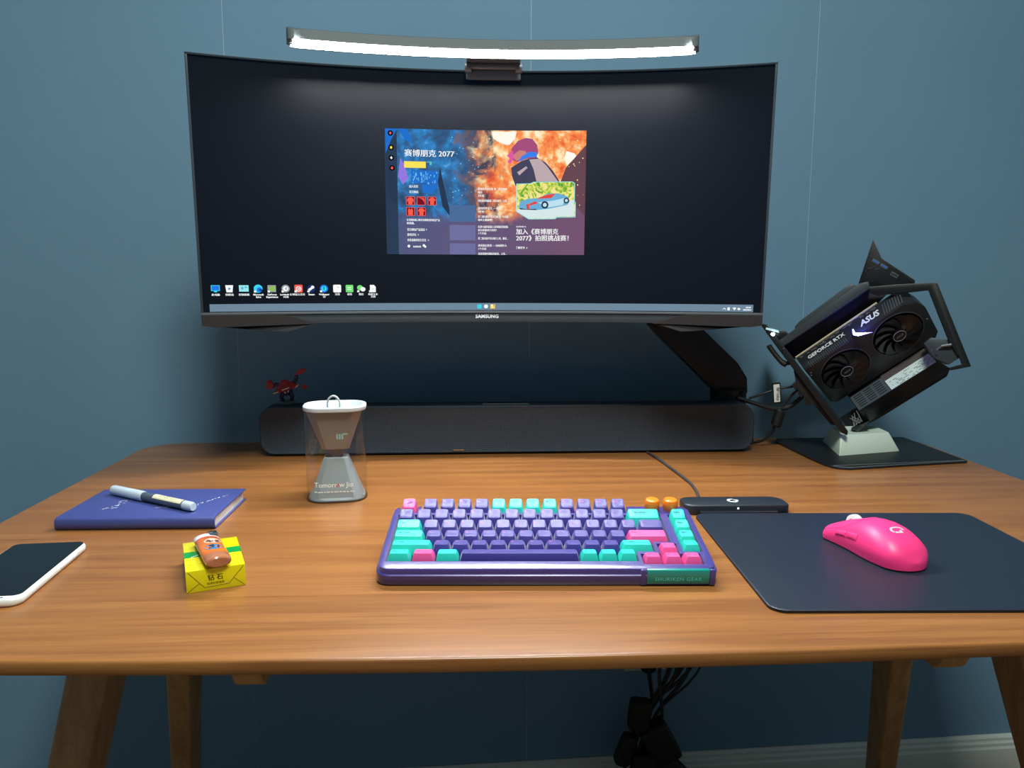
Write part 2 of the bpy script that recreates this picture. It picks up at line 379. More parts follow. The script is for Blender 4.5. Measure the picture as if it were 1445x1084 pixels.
def wt(mb, body, x, y, size, mi=0, d=0.9, bold=0.0, align='LEFT', w=None):   # x, y: left end of the baseline; w: wished width
    px, py = W(x, y)
    if any(ord(c) > 0x2fff for c in body) and bold:
        for q in (-bold, bold): wt(mb, body, x + q * 4.5, y, size, mi, d + .05, 0, align, w)
        return mb
    key = (body, size, (('align', align), ('bold', bold)))
    if key not in TXC: TXC[key] = text_geo(body, size, align=align, bold=bold)
    vs, fs = TXC[key]; k = 1.0
    if w: k = (w / 1332 * 293) / max(v[0] for v in vs)
    return mb.add(vs, fs, mi, lambda a, b, c: scr(px + a * k, py + b, d))
# backdrop: cold city haze on the left, a fiery blast on the right
M_game = bpy.data.materials.new('pixels_fire_and_haze'); M_game.use_nodes = True
nt = M_game.node_tree; nt.nodes.clear(); L = nt.links.new
def N(t, **k):
    n = nt.nodes.new(t)
    for a, b in k.items(): setattr(n, a, b)
    return n
tc = N('ShaderNodeTexCoord'); sp = N('ShaderNodeSeparateXYZ'); L(tc.outputs['Object'], sp.inputs[0])
def rng(src, a, b):
    n = N('ShaderNodeMapRange'); n.inputs[1].default_value = a * S; n.inputs[2].default_value = b * S; L(src, n.inputs[0]); return n.outputs[0]
U = rng(sp.outputs[0], -147, 146); V = rng(sp.outputs[2], 101, 281)
def noise(scale, det=5, dist=0.0, rough=0.6):
    n = N('ShaderNodeTexNoise'); n.inputs['Scale'].default_value = scale; n.inputs['Detail'].default_value = det; n.inputs['Distortion'].default_value = dist
    n.inputs['Roughness'].default_value = rough; L(tc.outputs['Object'], n.inputs['Vector']); return n.outputs['Fac']
def ramp(src, *st):
    r = N('ShaderNodeValToRGB'); e = r.color_ramp.elements
    while len(e) < len(st): e.new(0.5)
    for q, (p, c) in zip(e, st): q.position = p; q.color = lin(c)
    L(src, r.inputs[0]); return r.outputs[0]
def math_(op, a, b):
    n = N('ShaderNodeMath', operation=op)
    for i, q in enumerate((a, b)):
        if isinstance(q, (int, float)): n.inputs[i].default_value = q
        else: L(q, n.inputs[i])
    return n.outputs[0]
def mix(f, a, b):
    n = N('ShaderNodeMix', data_type='RGBA'); L(f, n.inputs[0])
    for i, q in ((6, a), (7, b)):
        if isinstance(q, tuple): n.inputs[i].default_value = lin(q)
        else: L(q, n.inputs[i])
    return n.outputs[2]
n1 = noise(28, 6, 0.7); n2 = noise(75, 5, 0.3); n3 = noise(13, 4, 1.6)
cold = ramp(math_('ADD', math_('MULTIPLY', n1, 0.6), math_('MULTIPLY', n2, 0.4)), (0.34, (48, 72, 104)), (0.48, (54, 100, 146)), (0.58, (52, 136, 205)), (0.70, (130, 195, 235)))
fire = ramp(math_('ADD', math_('MULTIPLY', n3, 0.65), math_('MULTIPLY', n2, 0.35)), (0.32, (160, 70, 55)), (0.42, (238, 98, 58)), (0.51, (252, 156, 88)), (0.57, (255, 226, 172)), (0.64, (255, 252, 240)))
smoke = ramp(n1, (0.35, (58, 62, 88)), (0.65, (112, 100, 110)))
fu = math_('ADD', U, math_('MULTIPLY', math_('SUBTRACT', n1, 0.5), 0.5))
m1 = N('ShaderNodeMapRange', interpolation_type='SMOOTHSTEP'); m1.inputs[1].default_value = 0.36; m1.inputs[2].default_value = 0.44; L(fu, m1.inputs[0])
m2 = N('ShaderNodeMapRange', interpolation_type='SMOOTHSTEP'); m2.inputs[1].default_value = 0.44; m2.inputs[2].default_value = 0.54; L(fu, m2.inputs[0])
base_c = mix(m2.outputs[0], mix(m1.outputs[0], cold, smoke), fire)
fv = math_('ADD', V, math_('MULTIPLY', math_('SUBTRACT', n2, 0.5), 0.12))
fv = math_('SUBTRACT', fv, math_('MULTIPLY', math_('MAXIMUM', math_('SUBTRACT', U, 0.62), 0.0), 0.5))
m3 = N('ShaderNodeMapRange', interpolation_type='SMOOTHSTEP'); m3.inputs[1].default_value = 0.24; m3.inputs[2].default_value = 0.37; L(fv, m3.inputs[0])
low = mix(U, (80, 90, 130), (118, 84, 112))
final = mix(m3.outputs[0], low, base_c)
em = N('ShaderNodeEmission'); L(final, em.inputs[0]); oo = N('ShaderNodeOutputMaterial'); L(em.outputs[0], oo.inputs[0])
m = MB(); quad(m, -147, 101.5, 146, 280.5, 0.15); m.build('page_picture', M_game, screen, smooth=0)

m = MB(); wq(m, 55, 58, 135, 882, 0.3)
m.build('page_sidebar', glow('pixels_side_bar', (44, 62, 86)), screen, smooth=0)
for pts in ([(60, 60), (140, 60), (100, 130), (62, 220)], [(140, 60), (205, 60), (238, 150), (190, 130)], [(225, 325), (400, 325), (400, 410), (225, 410)], [(290, 415), (400, 415), (370, 480), (300, 470)]):
    m = MB(); wp(m, pts, 0.35); m.build('neon_shape', glow('pixels_neon_blue', (36, 112, 205)), screen, smooth=0)
m = MB(); wp(m, [(155, 245), (185, 300), (205, 380), (170, 420), (140, 370)], 0.36); m.build('lilac_light', glow('pixels_lilac', (150, 120, 225)), screen, smooth=0)
for pts in ([(415, 300), (440, 420), (490, 640), (430, 560), (400, 400)], [(65, 270), (130, 400), (130, 560), (72, 500)]):
    m = MB(); wp(m, pts, 0.36); m.build('dark_pillar', glow('pixels_slate', (40, 58, 84)), screen, smooth=0)
m = MB()
for k in range(40):
    x = random.uniform(230, 395); y = random.uniform(330, 405); wq(m, x, y, x + random.uniform(2, 6), y + random.uniform(6, 22), 0.45, n=1)
for k in range(26):
    x = random.uniform(470, 680); y = random.uniform(100, 540); disc(m, *W(x, y), random.uniform(.4, 1.0), 0.4, n=6)
m.build('city_lights', glow('pixels_pale_blue', (120, 200, 250)), screen, smooth=0)['kind'] = 'stuff'
m = MB()
for k in range(70):
    x = random.uniform(620, 1380); y = random.uniform(70, 560); r = random.uniform(.3, 1.1); disc(m, *W(x, y), r, 0.4, n=6)
m.build('sparks', G['spark'], screen, smooth=0)['kind'] = 'stuff'
for pts in ([(760, 66), (925, 66), (915, 110), (880, 150), (850, 150), (800, 130), (770, 110)], [(1255, 190), (1310, 205), (1325, 225), (1262, 285), (1245, 240)]):
    m = MB(); wp(m, pts, 0.3); m.build('flame_glare', glow('pixels_warm_white', (255, 250, 238)), screen, smooth=0)
m = MB(); wp(m, [(1388, 150), (1388, 620), (1330, 560), (1210, 420), (1255, 300)], 0.3); m.build('wreckage', glow('pixels_wreckage', (104, 72, 82)), screen, smooth=0)
# plain stand-in for the person on the page: rounded coat, collar and hair shapes
m = MB(); wp(m, [(890, 300), (960, 255), (1050, 225), (1120, 265), (1170, 320), (1215, 390), (1215, 420), (920, 420), (895, 350)], 0.5); m.build('coat_shape', G['jacket'], screen, smooth=0)
for pts in ([(1010, 245), (1080, 240), (1130, 290), (1205, 390), (1060, 390), (1040, 310)], [(930, 330), (990, 290), (1000, 300), (945, 350)]):
    m = MB(); wp(m, pts, 0.6); m.build('coat_light', G['jacketlight'], screen, smooth=0)
m = MB(); wp(m, [(878, 225), (895, 170), (935, 125), (985, 105), (1030, 112), (1062, 150), (1070, 205), (1050, 235), (1000, 240), (930, 262), (900, 250)], 0.62); m.build('head_shape', G['cap'], screen, smooth=0)
m = MB(); wp(m, [(905, 215), (945, 185), (985, 190), (1000, 215), (950, 245), (925, 255), (908, 240)], 0.66); m.build('face_shape', G['skin'], screen, smooth=0)
m = MB(); wp(m, [(862, 220), (900, 185), (908, 235), (885, 275), (866, 262), (880, 240)], 0.68); m.build('hair_shape', G['pinkhair'], screen, smooth=0)
m = MB(); wp(m, [(935, 262), (960, 225), (1010, 195), (1062, 200), (1062, 228), (1000, 232)], 0.7); m.build('collar_shape', G['collar'], screen, smooth=0)
# car card
cf = [(925, 405), (1020, 402), (1040, 392), (1300, 390), (1318, 402), (1318, 520), (1325, 530), (1325, 628), (1200, 630), (1190, 640), (1010, 642), (925, 590)]
m = MB(); wp(m, cf, 0.8); m.build('card_outline', G['cardline'], screen, smooth=0)
def shrink(p, q):
    cx = sum(a for a, _ in p) / len(p); cy = sum(b for _, b in p) / len(p); return [(cx + (a - cx) * q, cy + (b - cy) * q) for a, b in p]
M_fol = bpy.data.materials.new('pixels_foliage'); M_fol.use_nodes = True; nt = M_fol.node_tree; nt.nodes.clear(); L = nt.links.new
tc = N('ShaderNodeTexCoord'); c_ = ramp(noise(60, 4, 2.5), (0.36, (60, 140, 60)), (0.46, (160, 200, 70)), (0.56, (250, 235, 130)), (0.68, (250, 215, 190)))
em = N('ShaderNodeEmission'); L(c_, em.inputs[0]); oo = N('ShaderNodeOutputMaterial'); L(em.outputs[0], oo.inputs[0])
m = MB(); wp(m, shrink(cf, 0.972), 0.9); m.build('card_foliage', M_fol, screen, smooth=0)
m = MB(); wp(m, [(932, 575), (1100, 575), (1312, 510), (1315, 535), (1318, 622), (1198, 624), (1186, 635), (1012, 636), (932, 590)], 1.0); m.build('card_road', G['road'], screen, smooth=0)
m = MB(); wp(m, [(940, 570), (950, 525), (1000, 505), (1070, 500), (1140, 470), (1210, 468), (1270, 490), (1285, 520), (1270, 545), (1150, 570), (1060, 580)], 1.1); m.build('card_car', G['car'], screen, smooth=0)
for pts in ([(1060, 505), (1130, 478), (1190, 470), (1160, 500)], [(1010, 540), (1055, 520), (1070, 535), (1020, 550)], [(992, 540), (1012, 540), (1014, 572), (996, 574)]):
    m = MB(); wp(m, pts, 1.2); m.build('card_car_stripe', G['carred'], screen, smooth=0)
for x, y, r in ((1118, 545, 5.4), (1262, 516, 4.2)):
    m = MB(); disc(m, *W(x, y), r, 1.25, n=14); m.build('card_car_wheel', G['tyre'], screen, smooth=0)
    m = MB(); disc(m, *W(x, y), r * .55, 1.3, n=12); m.build('card_car_rim', G['carlight'], screen, smooth=0)
m = MB(); wp(m, [(1070, 530), (1180, 515), (1250, 500), (1240, 545), (1145, 562)], 1.15); m.build('card_car_flank', G['carlight'], screen, smooth=0)
m = MB(); wp(m, [(950, 566), (990, 574), (1060, 572), (1060, 580), (950, 576)], 1.25); m.build('card_car_grille', G['tyre'], screen, smooth=0)
# lettering, buttons, tiles
m = MB(); wt(m, '赛博朋克 2077', 182, 232, 10.6, bold=0.22, w=328)
m.build('page_heading', G['white'], screen, smooth=0); m = MB()
wt(m, '加入《赛博朋克', 925, 740, 9.2, bold=0.2, w=285); wt(m, '2077》拍照挑战赛！', 925, 784, 9.2, bold=0.2, w=355)
m.build('page_heading', G['white'], screen, smooth=0)
m = MB()
wt(m, '加入社区', 210, 438, 4.2, w=60, bold=.1); wt(m, '官方网站', 210, 474, 4.2, w=60, bold=.1)
wt(m, '在官网商城上购买各种精美的周边产品', 190, 658, 3.8, w=220, bold=.1); wt(m, '和收藏。', 190, 680, 3.8, w=52, bold=.1)
wt(m, '官方网站产品商店', 192, 723, 4.2, w=118, bold=.1); wt(m, '游戏论坛', 192, 757, 4.2, w=60, bold=.1); wt(m, '查看最新的官方公告', 192, 793, 4.2, w=125, bold=.1)
for x, y in ((313, 720), (258, 755), (325, 791)): wt(m, '↗', x, y, 3.6)
for y, l in ((448, ['游戏原声音乐集 第二部分即将', '推出', '3天前', '', '查看我们的最新二部分原声，上线…']), (576, ['游戏原声音乐 — 电台', '4天前', '', '第二部分原声音乐已推出！今天就', '收听主题曲吧！']),
             (700, ['在第七届科技展上见到我们的团队', '展台和游戏介绍吧！', '1个月前', '', '第二部分原声音乐现已上线，敬请…']), (826, ['游戏幕后故事 — 动画制作人', '1个月前', '', '来看看制作团队的故事，上线…'])):
    yy = y
    for i, t in enumerate(l):
        if t: wt(m, t, 667, yy, 3.9 if i != 1 else 3.7, w=min(205, 14 * len(t)), bold=.1); yy += 22
        else: yy += 12
wt(m, '了解更多 ↗', 922, 840, 4.0, w=80, bold=.12); wt(m, '拍照模式', 925, 696, 2.6, w=68, bold=.05)
m.build('page_small_text', G['white'], screen, smooth=0)['kind'] = 'stuff'
m = MB(); wq(m, 180, 268, 322, 310, 0.9); m.build('yellow_button', G['yellow'], screen, smooth=0)
m = MB(); wq(m, 325, 268, 360, 273, 0.9, n=1); wq(m, 348, 268, 360, 288, 0.9, n=1); m.build('teal_bracket', glow('pixels_mint', (110, 200, 190)), screen, smooth=0)
for i, (x, y) in enumerate([(188, 497), (260, 497), (332, 497), (188, 568), (260, 568)]):
    m = MB()
    a = W(x, y + 57); b = W(x + 57, y)
    spoly(m, rrect(a[0], a[1], b[0], b[1], 1.4, 3), 0.9, 0); spoly(m, rrect(a[0] + .7, a[1] + .7, b[0] - .7, b[1] - .7, 1.0, 3), 1.0, 1)
    cx, cy = (a[0] + b[0]) / 2, (a[1] + b[1]) / 2
    if i == 1:
        for k in range(4): spoly(m, [(a[0] + 1 + 2.6 * k, b[1] - 1), (a[0] + 2.2 + 2.6 * k, b[1] - 1), (b[0] - 1, a[1] + 1 + 2.2 * (4 - k) - 1.2), (b[0] - 1, a[1] + 1 + 2.2 * (4 - k) - 2.4 if k < 4 else a[1])], 1.1, 0)
    elif i == 3: spoly(m, [(cx - 3.4, a[1] + 1), (cx + 3.4, a[1] + 1), (cx + 3.6, cy + 2), (cx + 2, b[1] - 1.4), (cx, cy + 2.4), (cx - 2, b[1] - 1.4), (cx - 3.6, cy + 2)], 1.1, 0)
    else: spoly(m, [(cx - 3, a[1] + 1), (cx + 3, a[1] + 1), (cx + 3, cy + .6), (cx + 4.6, cy - (3 if i == 0 else 0)), (cx + 5, cy + 1.8), (cx + 2.6, b[1] - 1.8), (cx + 1, b[1] - 1.2), (cx - 1, b[1] - 1.2), (cx - 2.6, b[1] - 1.8), (cx - 5, cy + 1.8), (cx - 4.6, cy - (3 if i == 0 else 0)), (cx - 3, cy + .6)], 1.1, 0)
    m.build('shirt_tile', [G['red2'], G['darkred']], screen, smooth=0)
for y0, y1 in ((682, 785), (806, 880)):
    m = MB(); wq(m, 476, y0, 650, y1, 0.6); m.build('news_tile', G['card'], screen, smooth=0)
m = MB(); wq(m, 476, 550, 650, 660, 0.55); m.build('news_tile', glow('pixels_card_blue', (76, 108, 156)), screen, smooth=0)
for k, (x, y, c) in enumerate([(95, 90, 'red2'), (98, 182, 'yellow'), (98, 248, 'white'), (101, 314, 'red2')]):
    m = MB(); disc(m, *W(x, y), 3.9, 0.8, 0); disc(m, *W(x, y), 1.9, 0.9, 1, n=5 if k % 2 else 4, ry=2.3)
    m.build('game_badge', [glow('pixels_black', (10, 10, 18)), G[c]], screen, smooth=0)
m = MB(); a = W(195, 835)
disc(m, a[0] + 1.5, a[1] + 1.8, 2, 0.9); wt(m, 'bilibili', 230, 835, 3.6, w=52, bold=.1); disc(m, *W(302, 822), 1.9, 0.9); disc(m, *W(311, 830), 1.6, 0.95)
m.build('link_icons', G['white'], screen, smooth=0)
# task bar
m = MB(); quad(m, -390, 18.8, 388, 29.4, 0.3, n=40); m.build('task_bar', G['taskbar'], screen, smooth=0)
m = MB(); quad(m, -13.6, 21.2, -7.4, 27.0, 0.5, 0); disc(m, -0.6, 24.3, 3.0, 0.5, 1); quad(m, 6.2, 21.2, 13.0, 27.4, 0.5, 2); spoly(m, [(7.2, 26.8), (9.8, 26.8), (9, 22.6)], 0.6, 1); spoly(m, [(10.6, 27), (12, 27), (11.2, 22)], 0.6, 3); quad(m, 8.0, 19.6, 12.0, 20.4, .6, 3)
m.build('task_icons', [G['cyan'], G['white'], G['yellow'], G['red']], screen, smooth=0)
m = MB(); spoly(m, [(347, 22.6), (349.4, 24.6), (351.8, 22.6), (351.2, 22), (349.4, 23.4), (347.6, 22)], .5); quad(m, 353.6, 21, 356.8, 25.2, .5); spoly(m, [(360.5, 24.4), (363, 25.4), (365.5, 24.4), (363, 21)], .5); disc(m, 369, 23, 2, .5, ry=1.6)
put_text(m, '20:49', 3.0, lambda x, y, z: scr(381.5 + x, y + 24.4, .5), bold=.12); put_text(m, '2023/6/4', 3.0, lambda x, y, z: scr(380 + x, y + 21.0, .5), bold=.12)
m.build('tray_icons', G['white'], screen, smooth=0)
# desktop icons with their captions
IX = [-381.5, -364, -345.5, -327, -309, -290.5, -273, -255.5, -238, -219.5, -202, -185.5, -168.5]
IZ = 51.0
caps = [['此电脑'], ['回收站'], ['控制面板'], ['Microsoft', 'Edge'], ['GeForce', 'Experience'], ['Logitech G', 'HUB'], ['网易云音乐'], ['Steam'], ['Wallpaper', 'UI'], ['文档'], ['便签'], ['微信'], ['新建文本', '文档']]
for k, x in enumerate(IX):
    m = MB(); z = IZ
    if k == 0: quad(m, x - 5.5, z - 3, x + 5.5, z + 5, .5, 0); quad(m, x - 4.6, z - 2.2, x + 4.6, z + 4.2, .6, 1); quad(m, x - 2, z - 4.8, x + 2, z - 3, .5, 0); cs = ['cyan', 'blue']
    elif k == 1: spoly(m, [(x - 3.8, z - 5), (x + 3.8, z - 5), (x + 5, z + 5), (x - 5, z + 5)], .5, 0); disc(m, x, z, 2.3, .6, 1, n=3); cs = ['white', 'blue']
    elif k == 2: quad(m, x - 6.2, z - 4, x + 6.2, z + 5, .5, 0); disc(m, x - 2, z + .8, 2, .6, 1); quad(m, x + 1, z + 1, x + 4.5, z + 3, .6, 1); cs = ['teal', 'car']
    elif k == 3: disc(m, x, z, 5.8, .5, 0, 20); disc(m, x + 1.6, z - 1.6, 3.6, .6, 1, 16); spoly(m, [(x + .5, z - .6), (x + 6, z - 1.6), (x + 5.4, z - 3.4), (x + 2, z - 2.6)], .7, 2); cs = ['cyan', 'blue', 'navy']
    elif k == 4: quad(m, x - 5.6, z - 5, x + 5.6, z + 5, .5, 0); spoly(m, [(x - 4.4, z + .4), (x - 1.5, z + 3.2), (x + 4.2, z + 3.6), (x + 4.2, z - 3), (x - 1, z - 3.2)], .6, 1); disc(m, x + .4, z + .2, 1.6, .7, 0); cs = ['grey', 'green']
    elif k == 5: disc(m, x, z, 5.6, .5, 0, 20); disc(m, x, z, 3.6, .6, 1, 16); disc(m, x + 1, z, 1.8, .7, 0); quad(m, x + 1, z - 1, x + 3.8, z + .6, .75, 1); cs = ['grey', 'white']
    elif k == 6: spoly(m, rrect(x - 5.6, z - 5.6, x + 5.6, z + 5.6, 1.6, 3), .5, 0); disc(m, x, z - .4, 3.8, .6, 1); disc(m, x, z - .4, 2.6, .7, 0); disc(m, x + .3, z - .4, 1.3, .75, 1); cs = ['red2', 'white']
    elif k == 7: disc(m, x, z, 5.6, .5, 0, 20); spoly(m, [(x - 5, z - 1), (x + 1, z + 2.8), (x + 3, z + 1), (x - 2, z - 3.4)], .6, 1); disc(m, x + 1.8, z + 2, 2.3, .65, 1); cs = ['darkblue', 'white']
    elif k == 8: disc(m, x, z, 5.6, .5, 0, 20); disc(m, x, z, 3.8, .6, 1, 16); quad(m, x - .5, z - 2, x + .5, z + 3, .7, 2); cs = ['blue', 'cyan', 'navy']
    elif k == 9: spoly(m, rrect(x - 5.6, z - 5.6, x + 5.6, z + 5.6, 1.6, 3), .5, 0); spoly(m, [(x - 2, z + 3.4), (x + 2.8, z + .6), (x + 2, z + 2)], .6, 1); cs = ['white', 'red']
    elif k == 10: spoly(m, rrect(x - 5.4, z - 5.4, x + 5.4, z + 5.4, 1.2, 3), .5, 0); quad(m, x - 3, z - 1.6, x + 3, z - .6, .6, 1); quad(m, x - 3, z + 1.2, x + 3, z + 2.2, .6, 1); cs = ['leaf', 'white']
    elif k == 11: disc(m, x - 1.6, z + 1.2, 4.2, .5, 0, ry=3.8); disc(m, x + 2.6, z - 1, 3.7, .6, 1, ry=3.2); cs = ['leaf', 'white']
    else: spoly(m, [(x - 4.2, z - 5.4), (x + 4.2, z - 5.4), (x + 4.2, z + 2.6), (x + 1.4, z + 5.4), (x - 4.2, z + 5.4)], .5, 0); quad(m, x - 2.4, z - 1, x + 2.4, z - .5, .6, 1); cs = ['white', 'grey']
    if k > 2 and k not in (9, 10): quad(m, x - 5.6, z - 5.4, x - 2.6, z - 2.6, .8, len(cs)); cs.append('white')
    for i, t in enumerate(caps[k]): put_text(m, t, 3.5, lambda a, b, c: scr(x + a, b + z - 9.6 - 3.5 * i, .6), len(cs), bold=.14)
    cs.append('white')
    m.build('desktop_icon', [G[c] for c in cs], screen, smooth=0)

# ================================================================== LIGHT BAR ON THE MONITOR
BR = 1000.0
bar = thing('monitor_light_bar', 'curved grey light bar glowing white, clipped on top of the monitor', 'lamp', (33, 1078, 588))
def bmap(x, z, d): # d positive towards the viewer, z up
    c = math.sqrt(BR * BR - x * x); return (x - d * x / BR, -(BR - c) - d * c / BR, z)
M_bar = mat('bar_grey_aluminium', (92, 100, 102), 0.4, metal=0.2)
def bsection(x, pts): return [bmap(x, z, d) for z, d in pts]
HB = 262; n = 40; lo = []
for i in range(n + 1):
    x = -HB + 2 * HB * i / n; e = min(1.0, (HB - abs(x)) / 6.0); q = math.sqrt(max(0.0, 1 - (1 - e) ** 2)) if e < 1 else 1.0
    q = 0.55 + 0.45 * q
    lo.append(bsection(x, [(1, 7 * q), (1, -5 * q), (-2.6, -5.4 * q), (-2.6, -8.5 * q), (4, -11 * q), (16, -11 * q), (18.3, -9 * q), (18.3, 7 * q), (16.5, 10 * q), (4.2, 10.6 * q)]))
m = MB(); m.loft(lo); m.build('bar_body', M_bar, bar, smooth=40)
M_led = mat('lit_diffuser', (255, 255, 255), 0.5, emit=(250, 250, 252), strength=BAR_GLOW)
m = MB(); lo = []
for i in range(n + 1):
    x = -HB * .985 + 2 * HB * .985 * i / n
    lo.append(bsection(x, [(3.6, 10.4), (3.2, 10.8), (0.3, 8.6), (0.0, -4.5), (1.4, -4.5), (2.2, 8)]))
m.loft(lo); m.build('diffuser', M_led, bar, smooth=40)
for x in (-262.5, 262.5):
    m = MB(); s_ = 1 if x > 0 else -1
    m.loft([bsection(x + s_ * k, [(0.6, 7 * q), (0.6, -8 * q), (4, -11 * q), (16, -11 * q), (18.8, -9 * q), (18.8, 7 * q), (16, 10.4 * q), (4, 11 * q)]) for k, q in ((-5, 1.02), (-1, 1.0), (2, .85), (3.2, .5))])
    m.build('end_cap', M_bar, bar, smooth=40)
# clip over the monitor rim: housing, two rollers
M_clip = mat('clip_grey', (128, 136, 148), 0.42, metal=0.3)
m = MB(); m.box((0, 72, 2), (72, 14, 14)); m.box((0, 68.5, -8), (78, 7, 14)); m.box((0, 45, 10), (76, 70, 6)); m.box((0, 118, -26), (60, 12, 60)); m.box((0, 96, 5), (60, 50, 7))
m.build('clip_body', M_clip, bar, bevel=1.6)
m = MB(); m.tube([(-39, 68, 3), (39, 68, 3)], 5.0, 16); m.build('clip_hinge', M_clip, bar)
for x in (-36, 36):
    m = MB(); m.tube([(x - 4.6, 67, 1), (x + 4.6, 67, 1)], 7.4, 18); m.build('hinge_collar', M_clip, bar, bevel=.5)

# ================================================================== MONITOR ARM
arm = thing('monitor_mount', 'black swivel mount behind the monitor, its elbow dropping to the desk on the right', 'mount', (455, 1352, 0))
def bandprism(mb, pts, hw, y0, y1):       # flat band through points in x, z, thick in y
    L_, R_ = [], []
    for i, (x, z) in enumerate(pts):
        a = pts[max(i - 1, 0)]; b = pts[min(i + 1, len(pts) - 1)]; dx, dz = b[0] - a[0], b[1] - a[1]; l = math.hypot(dx, dz)
        h = hw[i] if isinstance(hw, list) else hw
        L_.append((x - dz / l * h, z + dx / l * h)); R_.append((x + dz / l * h, z - dx / l * h))
    poly = L_ + R_[::-1]
    mb.loft([[(x, y0, z) for x, z in poly], [(x, y1, z) for x, z in poly]])
m = MB(); bandprism(m, [(-128, 240), (-100, 212), (-45, 160), (-5, 122), (8, 106), (8, 90)], [30, 31, 31, 32, 30, 30], -17, 15)
m.build('lower_arm', M_metal_black, arm, bevel=4, seg=3)
m = MB(); m.lathe([(30, 8), (32, 10), (32, 96), (29, 98)], 28, (8, 0, 0)); m.build('post', M_metal_black, arm)
m = MB(); m.box((4, 4, 4), (96, 48, 8)); m.box((4, 24.4, -30), (70, 7, 66)); m.build('desk_clamp', M_metal_black, arm, bevel=1.5)
m = MB(); bandprism(m, [(-120, 236), (-190, 306), (-402, 400)], [28, 26, 24], -52, -18); m.build('upper_arm', M_metal_black, arm, bevel=4, seg=3)
m = MB(); m.tube([(-120, -56, 236), (-120, 18, 236)], 30, 24); m.build('elbow', M_metal_black, arm, bevel=1)
m = MB(); m.box((-432, -132, 400), (100, 8, 100)); m.tube([(-402, -130, 400), (-402, -30, 400)], 22, 20); m.build('tilt_head', M_metal_black, arm, bevel=1)

# ================================================================== SOUNDBAR
sb = thing('soundbar', 'long charcoal fabric soundbar along the back of the desk', 'soundbar', (66, 1257, 0), 0.004)
M_cloth = bpy.data.materials.new('speaker_cloth'); M_cloth.use_nodes = True; nt = M_cloth.node_tree; L = nt.links.new; b = nt.nodes['Principled BSDF']
tc = N('ShaderNodeTexCoord'); wv = N('ShaderNodeTexWave'); wv.inputs['Scale'].default_value = 160; wv.inputs['Distortion'].default_value = 0.5; L(tc.outputs['Object'], wv.inputs['Vector'])
wv2 = N('ShaderNodeTexWave', bands_direction='Z'); wv2.inputs['Scale'].default_value = 160; wv2.inputs['Distortion'].default_value = 0.5; L(tc.outputs['Object'], wv2.inputs['Vector'])
mm = math_('MULTIPLY', wv.outputs['Fac'], wv2.outputs['Fac']); nz = noise(420, 2)
L(ramp(math_('ADD', math_('MULTIPLY', mm, 0.5), math_('MULTIPLY', nz, 0.5)), (0.2, (36, 45, 56)), (0.75, (72, 83, 98))), b.inputs['Base Color'])
bp = N('ShaderNodeBump'); bp.inputs['Strength'].default_value = 0.6; bp.inputs['Distance'].default_value = 0.0008; L(mm, bp.inputs['Height']); L(bp.outputs[0], b.inputs['Normal']); b.inputs['Roughness'].default_value = 0.85
def sbloop(x0, x1, z0, z1, r, y): return [(a, y, b) for a, b in rrect(x0, z0, x1, z1, r, 6)]
m = MB(); m.loft([sbloop(-407, 407, 8, 77, 20, 2.5), sbloop(-411, 411, 5, 81, 20, 0.5), sbloop(-414, 414, 5, 81, 22, 4), sbloop(-416, 416, 4, 81.5, 22, 12)])
m.build('front_grille', M_cloth, sb, smooth=50)
m = MB(); m.loft([sbloop(-416, 416, 3, 81.5, 22, y) for y in (12, 50)] + [sbloop(-410, 410, 8, 77, 18, 58)]); m.build('body', mat('soundbar_body_dark', (26, 30, 35), 0.5), sb, smooth=50)
m = MB(); m.box((-8, 24, 82.2), (78, 2.2, 1.2)); m.build('top_reflection', M_steel, sb)  # glossy reflection on the soundbar top, modelled as a thin bright steel bar
m = MB(); m.box((-88, 1.2, 8.4), (18, 1.6, 2.0)); m.build('maker_plate', M_steel, sb)
for x in (-330, 330):
    m = MB(); m.box((x, 31, 1.7), (60, 44, 3.4)); m.build('foot', M_rubber, sb, bevel=.8)
m = MB(); m.box((0, 30, 2.1), (780, 46, 2.6)); m.build('underside', M_rubber, sb)

# ================================================================== KEYBOARD
KU = 19.05; KT = math.radians(9.37); ck, sk = math.cos(KT), math.sin(KT)
kb = thing('keyboard', 'compact purple mechanical keyboard with purple, turquoise and pink keys', 'keyboard', (68.3, 728.4, 0), -0.0442)
def kt(x, y, h): return (x, y * ck - h * sk, y * sk + h * ck + 18.4)
KX0, KX1, KY0, KY1 = -161.3, 171.0, -27.2, 111.5
def klo(ins, h, r): return [kt(x, y, h) for x, y in rrect(KX0 + ins, KY0 + ins, KX1 - ins, KY1 - ins, max(r - ins, 2), 6)]
def kfl(ins, z, r): return [(x, y * ck + 2.2, z) for x, y in rrect(KX0 + ins, KY0 + ins, KX1 - ins, KY1 - ins, max(r - ins, 2), 6)]
m = MB(); m.loft([kfl(4, 0.0, 14), kfl(1.2, 1.0, 14), kfl(0.3, 2.6, 14), klo(0, -7.4, 14), klo(0, -3.0, 14), klo(0.8, -2.2, 14), klo(2.2, -2.0, 14), klo(2.3, 2.2, 14), klo(2.8, 3.1, 14), klo(3.8, 3.5, 14)])
case = m.build('case', M_case, kb, smooth=38)
def cutbox(x0, x1, y0, y1, h0=-4.2):
    m = MB(); X0, X1 = (x0 - 8) * KU, (x1 - 8) * KU; Y0, Y1 = y0 * KU, y1 * KU
    m.loft([[kt(X0, Y0, h), kt(X1, Y0, h), kt(X1, Y1, h), kt(X0, Y1, h)] for h in (h0, 12)]); return m
cuts = MB()
